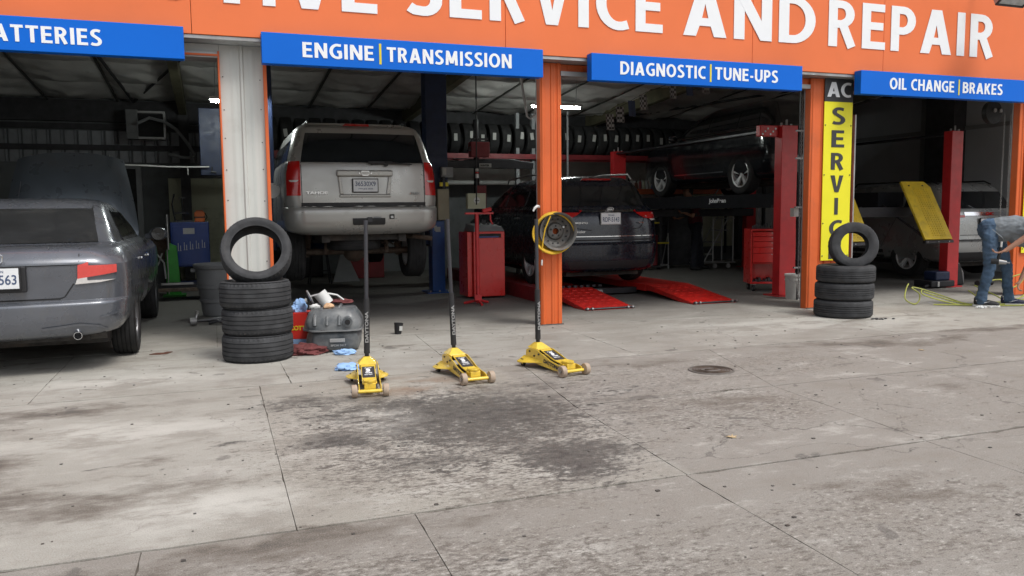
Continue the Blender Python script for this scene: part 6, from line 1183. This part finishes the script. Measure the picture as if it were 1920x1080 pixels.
tag(B().box(8.7, 9.9, 8.0, 8.8, 0, .95).obj('dark_bench', K['black_metal'], None, smooth=0, bevel=.02), 'dark bench at the back behind the red gas bottle cart', 'workbench')
tag(B().box(9.95, 10.6, 8.0, 8.5, 0, 1.25).obj('grey_locker', K['girt'], None, smooth=0, bevel=.02), 'dark grey locker at the back behind the standing worker', 'locker')
t = thing('wall_bicycle_parts', 'dark chains and loops hanging over the cream wall sheet at the back', 'chains', (11.15, 7.0, 1.3)); 
for k in range(7): B().tube([(.08*k-.2+.09*cos(a), 0, .02*(k % 3)+.08*sin(a)) for a in [2*pi*i/12 for i in range(12)]], .009, 5, closed=True).obj('loop', K['black_plastic'], t)
# pennant flags strung under the roof
chk = NT('checker_flag'); cx_ = chk.n('ShaderNodeTexChecker'); cx_.inputs['Scale'].default_value = 26; chk.t.links.new(chk.tc.outputs['Object'], cx_.inputs['Vector']); cx_.inputs[1].default_value = (.26, .26, .26, 1); cx_.inputs[2].default_value = (.02, .02, .02, 1); chk.t.links.new(cx_.outputs[0], chk.p.inputs['Base Color'])
navyf = M('flag_navy', (.03, .045, .09), .8)
t = thing('flag_string', 'thin string carrying small race flags under the roof of the third bay', 'string'); B().tube([(5.0, 3.0, 2.72), (5.85, 3.0, 2.80), (6.5, 3.0, 3.14), (7.1, 3.0, 3.35), (8.2, 3.0, 3.5)], .004, 5).obj('string', K['black_plastic'], t)
for i, (x, z, mm, lb) in enumerate(((5.86, 2.78, 'c', 'lowest leftmost small checkered flag'), (6.04, 2.90, 'c', 'second checkered flag from the left below the blue sign'), (6.46, 3.10, 'c', 'checkered flag right of the grey-blue one'), (6.25, 3.0, 'n', 'plain dark blue flag between checkered flags'), (6.98, 3.30, 'c', 'large checkered flag in the middle of the string'), (7.28, 3.36, 'n', 'dark flag beside the topmost checkered flag'), (7.58, 3.41, 'c', 'topmost rightmost checkered flag'))):
    b = B(); b.grid(lambda u, v: ((u-.5)*.13+.02*(1-v), .015*sin(u*5+i), -.24+.24*v), 5, 5); k = len(b.v); b.v += [(x_, y_+.002, z_) for x_, y_, z_ in b.v[:k]]; b.f += [tuple(j+k for j in reversed(f)) for f in b.f[:]]
    o = b.obj('race_flag', chk.m if mm == 'c' else navyf, None, smooth=60, fix=False); tag(o, lb, 'flag', 'small race flags on a string'); o.location = (x, 3.0, z)
# gear on the floor by the far right post
t = thing('floor_tool_pile', 'dark floor jack and tools lying under the silver SUV by the red post', 'tools', (10.92, 1.40, 0)); B().box(-.25, .25, -.15, .2, .02, .12).obj('base', K['black_metal'], t, smooth=0, bevel=.015); B().box(-.1, .2, -.1, .15, .12, .26).obj('body', K['navy'], t, smooth=0, bevel=.02); B().tube([(-.25, -.1, .05), (-.4, -.15, .04)], .02).obj('arm', K['black_metal'], t); B().box(-.13, -.10, -.17, -.15, .03, .11).obj('white_part', K['tag_white'], t, smooth=0)
t = thing('creeper_seat', 'black creeper seat leaning against the red lift post', 'creeper', (11.55, 1.55, 0)); B().prism([(-.12, 0), (.12, 0), (.02, .36), (-.12, .38)], -.06, .06).obj('pad', K['black_plastic'], t, smooth=0, bevel=.03); B().tube([(.12, -.02, .02), (.1, -.02, .2), (.0, -.02, .36), (-.08, -.02, .36), (-.1, -.02, .2)], .014).obj('frame', K['galv'], t)
tag(B().tube([(11.72, 1.3, .04), (11.9, 1.35, .07), (12.05, 1.3, .05)], [.05, .04, .05], 10).obj('hand_tool', K['dark_steel'], None), 'dark power tool lying on the floor right of the creeper seat', 'tool')
# lime air hose tangled on the floor
t = thing('lime_hose', 'yellow-green air hose lying in loops on the floor around the bending man', 'hose')
def cr(pts, k=8):
    pts = [Vector(p) for p in pts]; o = []
    for i in range(len(pts)-1):
        a = pts[max(i-1, 0)]; b = pts[i]; c = pts[i+1]; d = pts[min(i+2, len(pts)-1)]
        for j in range(k): s = j/k; o.append(.5*((2*b)+(c-a)*s+(2*a-5*b+4*c-d)*s*s+(3*b-a-3*c+d)*s**3))
    return o+[pts[-1]]
hz = [[(8.75, -.12, .27), (8.68, -.15, .20), (8.62, -.2, .08), (8.72, -.25, .012), (8.84, -.22, .05), (8.86, -.2, .14), (8.78, -.15, .22), (8.9, -.2, .20), (9.15, -.35, .10), (9.3, -.5, .02), (9.2, -.58, .012), (9.0, -.45, .06), (8.82, -.3, .14), (8.85, -.25, .2)],
      [(8.88, -.25, .17), (9.1, -.45, .07), (9.35, -.6, .015), (9.7, -.75, .015), (10.1, -.8, .015), (10.6, -.8, .015)], [(8.9, -.4, .012), (9.2, -.62, .014), (9.6, -.85, .014), (10.0, -.95, .014), (10.5, -.9, .014)],
      [(9.5, -.5, .25), (9.75, -.6, .12), (10.0, -.55, .05), (10.2, -.5, .18), (10.05, -.5, .30), (9.7, -.5, .28), (9.55, -.5, .1), (9.8, -.6, .02), (10.2, -.65, .08), (10.45, -.6, .25)],
      [(9.88, -.62, .31), (9.95, -.62, .12), (10.1, -.6, .03), (10.5, -.6, .05)], [(9.86, -.6, .30), (10.1, -.6, .36), (10.3, -.6, .38), (10.2, -.6, .25), (10.0, -.6, .18)], [(9.45, -.45, .18), (9.7, -.55, .02), (10.1, -.6, .02), (10.5, -.5, .12)]]
for h in hz: B().tube(cr(h), .009, 7).obj('hose_run', K['hose_lime'], t)

# ------------------------------------------------------------ people
def blob(caps, name, mat, parent, vox=.012, it=6, noise_amp=0., sharp=None):
    b = B()
    for p0, p1, r0, r1 in caps:
        b.cyl(p0, p1, r0, r1, n=14); b.sphere(p0, r0, 12, 8); b.sphere(p1, r1, 12, 8)
    o = b.obj(name, mat, parent, smooth=0); md = o.modifiers.new('r', 'REMESH'); md.mode = 'VOXEL'; md.voxel_size = vox; s = o.modifiers.new('s', 'SMOOTH'); s.iterations = it; s.factor = .5
    me = bpy.data.meshes.new_from_object(o.evaluated_get(bpy.context.evaluated_depsgraph_get())); o.modifiers.clear(); o.data = me
    if noise_amp:
        me.update(); nn = [v.normal.copy() for v in me.vertices]
        for v, q in zip(me.vertices, nn):
            p = v.co*1; f = noise.noise(Vector((p.x*14, p.y*14, p.z*22)))+.6*noise.noise(Vector((p.x*30, p.y*30, p.z*38+5))); v.co = v.co+q*f*noise_amp
    for p in me.polygons: p.use_smooth = True
    if not me.materials: me.materials.append(mat)
    return o
def hand(parent, wrist, d, palm_n, mat, curl=.9, s=1.0):
    """five fingers curled from a palm; d = direction of the palm, palm_n = palm normal"""
    d = Vector(d).normalized(); n = Vector(palm_n).normalized(); sd = d.cross(n).normalized(); w = Vector(wrist); caps = []
    for i in range(4):
        o = (i-1.5)*.021*s; base = w+d*.085*s+sd*o; L = (.040, .046, .043, .034)[i]*s; a = base; dd = d
        caps.append((tuple(w+d*.01+sd*o*.7), tuple(base), .014*s, .011*s))
        for k in range(3):
            dd = (Matrix.Rotation(-curl*(.6 if k == 0 else .9), 3, sd) @ dd); c = a+dd*L*(1, .7, .55)[k]; caps.append((tuple(a), tuple(c), (.0098, .009, .0082)[k]*s, (.009, .0082, .007)[k]*s)); a = c
    th = w+sd*-.03*s+d*.025*s; t1 = th+(d*.6-sd*.7+n*.3).normalized()*.04*s; t2 = t1+(d*.8+n*.5-sd*.1).normalized()*.032*s
    caps += [(tuple(w+d*.01), tuple(th), .016*s, .014*s), (tuple(th), tuple(t1), .013*s, .011*s), (tuple(t1), tuple(t2), .0105*s, .0085*s)]
    return caps
# man bending over the hose, seen from his right side (local +x is the way he faces)
t = thing('person', 'man in grey t-shirt and blue jeans bending over the hose, holding an air tool', 'person', (9.36, -.76, 0), R(-51.5))
Yp = .17
body = [((.06, Yp, .97), (.26, Yp, 1.02), .12, .13), ((.26, Yp, 1.02), (.52, Yp, .99), .145, .16), ((.53, Yp-.16, .96), (.53, Yp+.16, .96), .08, .08), ((.60, Yp, .94), (.72, Yp, .87), .06, .056), ((.76, Yp, .85), (.84, Yp, .78), .098, .085), ((.84, Yp, .78), (.87, Yp, .72), .07, .05),
        ((.04, Yp-.09, .93), (.05, Yp-.13, .50), .070, .048), ((.05, Yp-.13, .50), (-.03, Yp-.17, .11), .046, .036), ((.10, Yp+.09, .93), (.24, Yp+.14, .50), .070, .048), ((.24, Yp+.14, .50), (.27, Yp+.17, .11), .046, .036),
        ((.53, Yp-.2, .95), (.46, Yp-.25, .93), .055, .046), ((.46, Yp-.25, .93), (.22, Yp-.27, .74), .043, .028),
        ((.53, Yp+.18, .93), (.50, Yp+.17, .62), .050, .038), ((.50, Yp+.17, .62), (.40, Yp+.12, .34), .038, .026)]
body += hand(t, (.22, Yp-.27, .74), (-.9, 0, -.35), (.35, 0, -.9), 0, .75) + hand(t, (.40, Yp+.12, .34), (-.3, -.1, -.95), (-.9, .2, .25), 0, .8)
body += [((-.03, Yp-.17, .11), (-.03, Yp-.17, .05), .04, .035), ((.27, Yp+.17, .11), (.27, Yp+.17, .05), .04, .035)]
skin = blob(body, 'body', K['skin'], t, .009, 4)
blob([((.14, Yp, 1.0), (.30, Yp, 1.02), .155, .158), ((.30, Yp, 1.02), (.53, Yp, .99), .158, .165), ((.08, Yp, .985), (.16, Yp, .985), .150, .155), ((.53, Yp-.16, .96), (.53, Yp+.16, .96), .10, .10), ((.53, Yp-.19, .95), (.47, Yp-.24, .93), .078, .068), ((.53, Yp+.18, .93), (.52, Yp+.17, .76), .076, .064), ((.36, Yp, .90), (.48, Yp, .87), .12, .13)], 'tshirt', K['shirt'], t, .012, 6, .010)
blob([((.03, Yp, .99), (.10, Yp, .99), .150, .150), ((.04, Yp-.09, .93), (.05, Yp-.13, .50), .100, .070), ((.05, Yp-.13, .50), (-.025, Yp-.17, .14), .070, .062), ((-.025, Yp-.17, .14), (-.03, Yp-.17, .085), .066, .072),
      ((.10, Yp+.09, .93), (.24, Yp+.14, .50), .100, .070), ((.24, Yp+.14, .50), (.27, Yp+.17, .14), .070, .062), ((.27, Yp+.17, .14), (.27, Yp+.17, .085), .066, .072)], 'jeans', K['denim'], t, .011, 4, .012)
blob([((.75, Yp, .90), (.82, Yp, .84), .096, .088), ((.68, Yp, .90), (.76, Yp, .91), .07, .08)], 'hair', K['hair'], t, .012, 3)
B().sphere((.91, Yp, .74), .016, 8, 6, (1.3, .8, 1)).obj('nose', K['skin'], t)
for s in (-1, 1): B().sphere((.885, Yp+s*.03, .77), .008, 8, 6).obj('eye', K['white_plastic'], t); B().sphere((.79, Yp+s*.092, .80), .022, 8, 6, (1, .4, 1.3)).obj('ear', K['skin'], t)
B().box(.875, .89, Yp-.02, Yp+.02, .70, .707).obj('mouth', K['rag'], t, smooth=0)
B().tube([(.06, Yp-.15, 1.0), (.17, Yp-.158, .90), (.19, Yp-.10, .86)], .008, 6).obj('shirt_hem', K['shirt'], t)
for cx, cy, mt_, a in ((-.0, Yp-.17, 'shoe_black', -4), (.30, Yp+.17, 'shoe_navy', 4)):
    rm = Matrix.Translation((cx, cy, 0)) @ Matrix.Rotation(R(a), 4, 'Z')
    sh = blob([tuple(map(lambda q: tuple(rm @ Vector(q)), c[:2]))+c[2:] for c in (((-.07, 0, .058), (-.07, 0, .10), .045, .042), ((-.07, 0, .05), (.06, 0, .045), .045, .044), ((.06, 0, .045), (.15, 0, .036), .044, .034))], 'shoe', K[mt_], t, .008, 3)
    so_ = B(); so_.prism([(-.125, -.03), (-.11, -.045), (.0, -.04), (.1, -.05), (.17, -.035), (.19, 0), (.17, .035), (.1, .05), (0, .04), (-.11, .045), (-.125, .03)], .0, .024, 'z', rm); so_.obj('sole', K['sole'], sh, smooth=0, bevel=.005)
    sw_ = B(); sw_.prism([(-.05, .06), (-.01, .042), (.08, .075), (.0, .056)], -.0505, -.0445, 'y', rm); sw_.obj('side_mark', K['white_paint'], sh, smooth=0)
    B().cyl(tuple(rm @ Vector((-.06, 0, .07))), tuple(rm @ Vector((-.055, 0, .12))), .048, n=16).obj('sock', K['sock'], t)
t = thing('air_tool', 'black and silver air impact tool held in the hand of the bending man', 'tool', (9.36, -.76, 0), R(-51.5)); B().cyl((.165, Yp-.28, .78), (.14, Yp-.28, .62), .018, n=12).obj('grip', K['black_plastic'], t); B().cyl((.06, Yp-.28, .60), (.15, Yp-.28, .595), .036, n=16).obj('motor', K['black_plastic'], t); B().cyl((.15, Yp-.28, .595), (.235, Yp-.28, .585), .034, .024, n=16).cyl((.235, Yp-.28, .585), (.27, Yp-.28, .582), .010, n=10).obj('nose', K['steel'], t); B().cyl((.165, Yp-.28, .78), (.17, Yp-.28, .85), .012, n=8).obj('air_inlet', K['white_plastic'], t)
# worker standing in the dark at the back, leaning left towards the bench
t = thing('person', 'worker in dark trousers and dull red shirt standing in shadow under the lifted SUV', 'person')
Yq = 6.5; X0 = 9.72
bd = [((X0, Yq, .95), (X0-.02, Yq, 1.15), .14, .13), ((X0-.02, Yq, 1.15), (X0-.12, Yq, 1.42), .135, .15), ((X0-.12, Yq-.17, 1.43), (X0-.12, Yq+.17, 1.43), .07, .07), ((X0-.14, Yq, 1.48), (X0-.17, Yq, 1.56), .055, .05), ((X0-.20, Yq, 1.63), (X0-.21, Yq, 1.69), .095, .09),
      ((X0-.03, Yq-.1, .92), (X0-.10, Yq-.12, .5), .085, .06), ((X0-.10, Yq-.12, .5), (X0-.12, Yq-.12, .08), .058, .04), ((X0+.05, Yq+.1, .92), (X0+.17, Yq+.1, .5), .085, .06), ((X0+.17, Yq+.1, .5), (X0+.2, Yq+.1, .08), .058, .04),
      ((X0-.12, Yq-.19, 1.42), (X0-.22, Yq-.22, 1.16), .05, .04), ((X0-.22, Yq-.22, 1.16), (X0-.42, Yq-.22, 1.22), .038, .026), ((X0-.12, Yq+.19, 1.42), (X0-.18, Yq+.2, 1.15), .05, .04), ((X0-.18, Yq+.2, 1.15), (X0-.36, Yq+.1, 1.10), .038, .026)]
bd += hand(t, (X0-.42, Yq-.22, 1.22), (-1, 0, .1), (0, 0, -1), 0, .6)+hand(t, (X0-.36, Yq+.1, 1.10), (-1, -.2, 0), (0, 0, -1), 0, .6)
blob(bd, 'body', K['skin'], t, .012, 3)
blob([((X0, Yq, 1.0), (X0-.02, Yq, 1.15), .155, .155), ((X0-.02, Yq, 1.15), (X0-.12, Yq, 1.42), .155, .165), ((X0-.12, Yq-.18, 1.42), (X0-.12, Yq+.18, 1.42), .085, .085), ((X0-.12, Yq-.19, 1.42), (X0-.19, Yq-.21, 1.24), .07, .06), ((X0-.12, Yq+.19, 1.42), (X0-.17, Yq+.2, 1.24), .07, .06)], 'shirt', K['shirt_red'], t, .014, 5, .008)
blob([((X0, Yq, .96), (X0, Yq, 1.02), .155, .155), ((X0-.03, Yq-.1, .92), (X0-.10, Yq-.12, .5), .11, .085), ((X0-.10, Yq-.12, .5), (X0-.12, Yq-.12, .1), .085, .08), ((X0+.05, Yq+.1, .92), (X0+.17, Yq+.1, .5), .11, .085), ((X0+.17, Yq+.1, .5), (X0+.2, Yq+.1, .1), .085, .08)], 'trousers', K['work_dark'], t, .014, 5, .008)
blob([((X0-.18, Yq, 1.66), (X0-.18, Yq, 1.72), .102, .092)], 'hair', K['hair'], t, .014, 2)
for dx, dy in ((-.14, -.12), (.22, .1)): blob([((X0+dx-.02, Yq+dy, .05), (X0+dx+.1, Yq+dy-.08, .04), .05, .042)], 'boot', K['seam'], t, .014, 2)
for s in (-1, 1): B().sphere((X0-.295, Yq+s*.03, 1.67), .008, 8, 6).obj('eye', K['white_plastic'], t)
B().sphere((X0-.305, Yq, 1.645), .015, 8, 6).obj('nose', K['skin'], t)
# far behind the camera the street side is open: nothing else is built
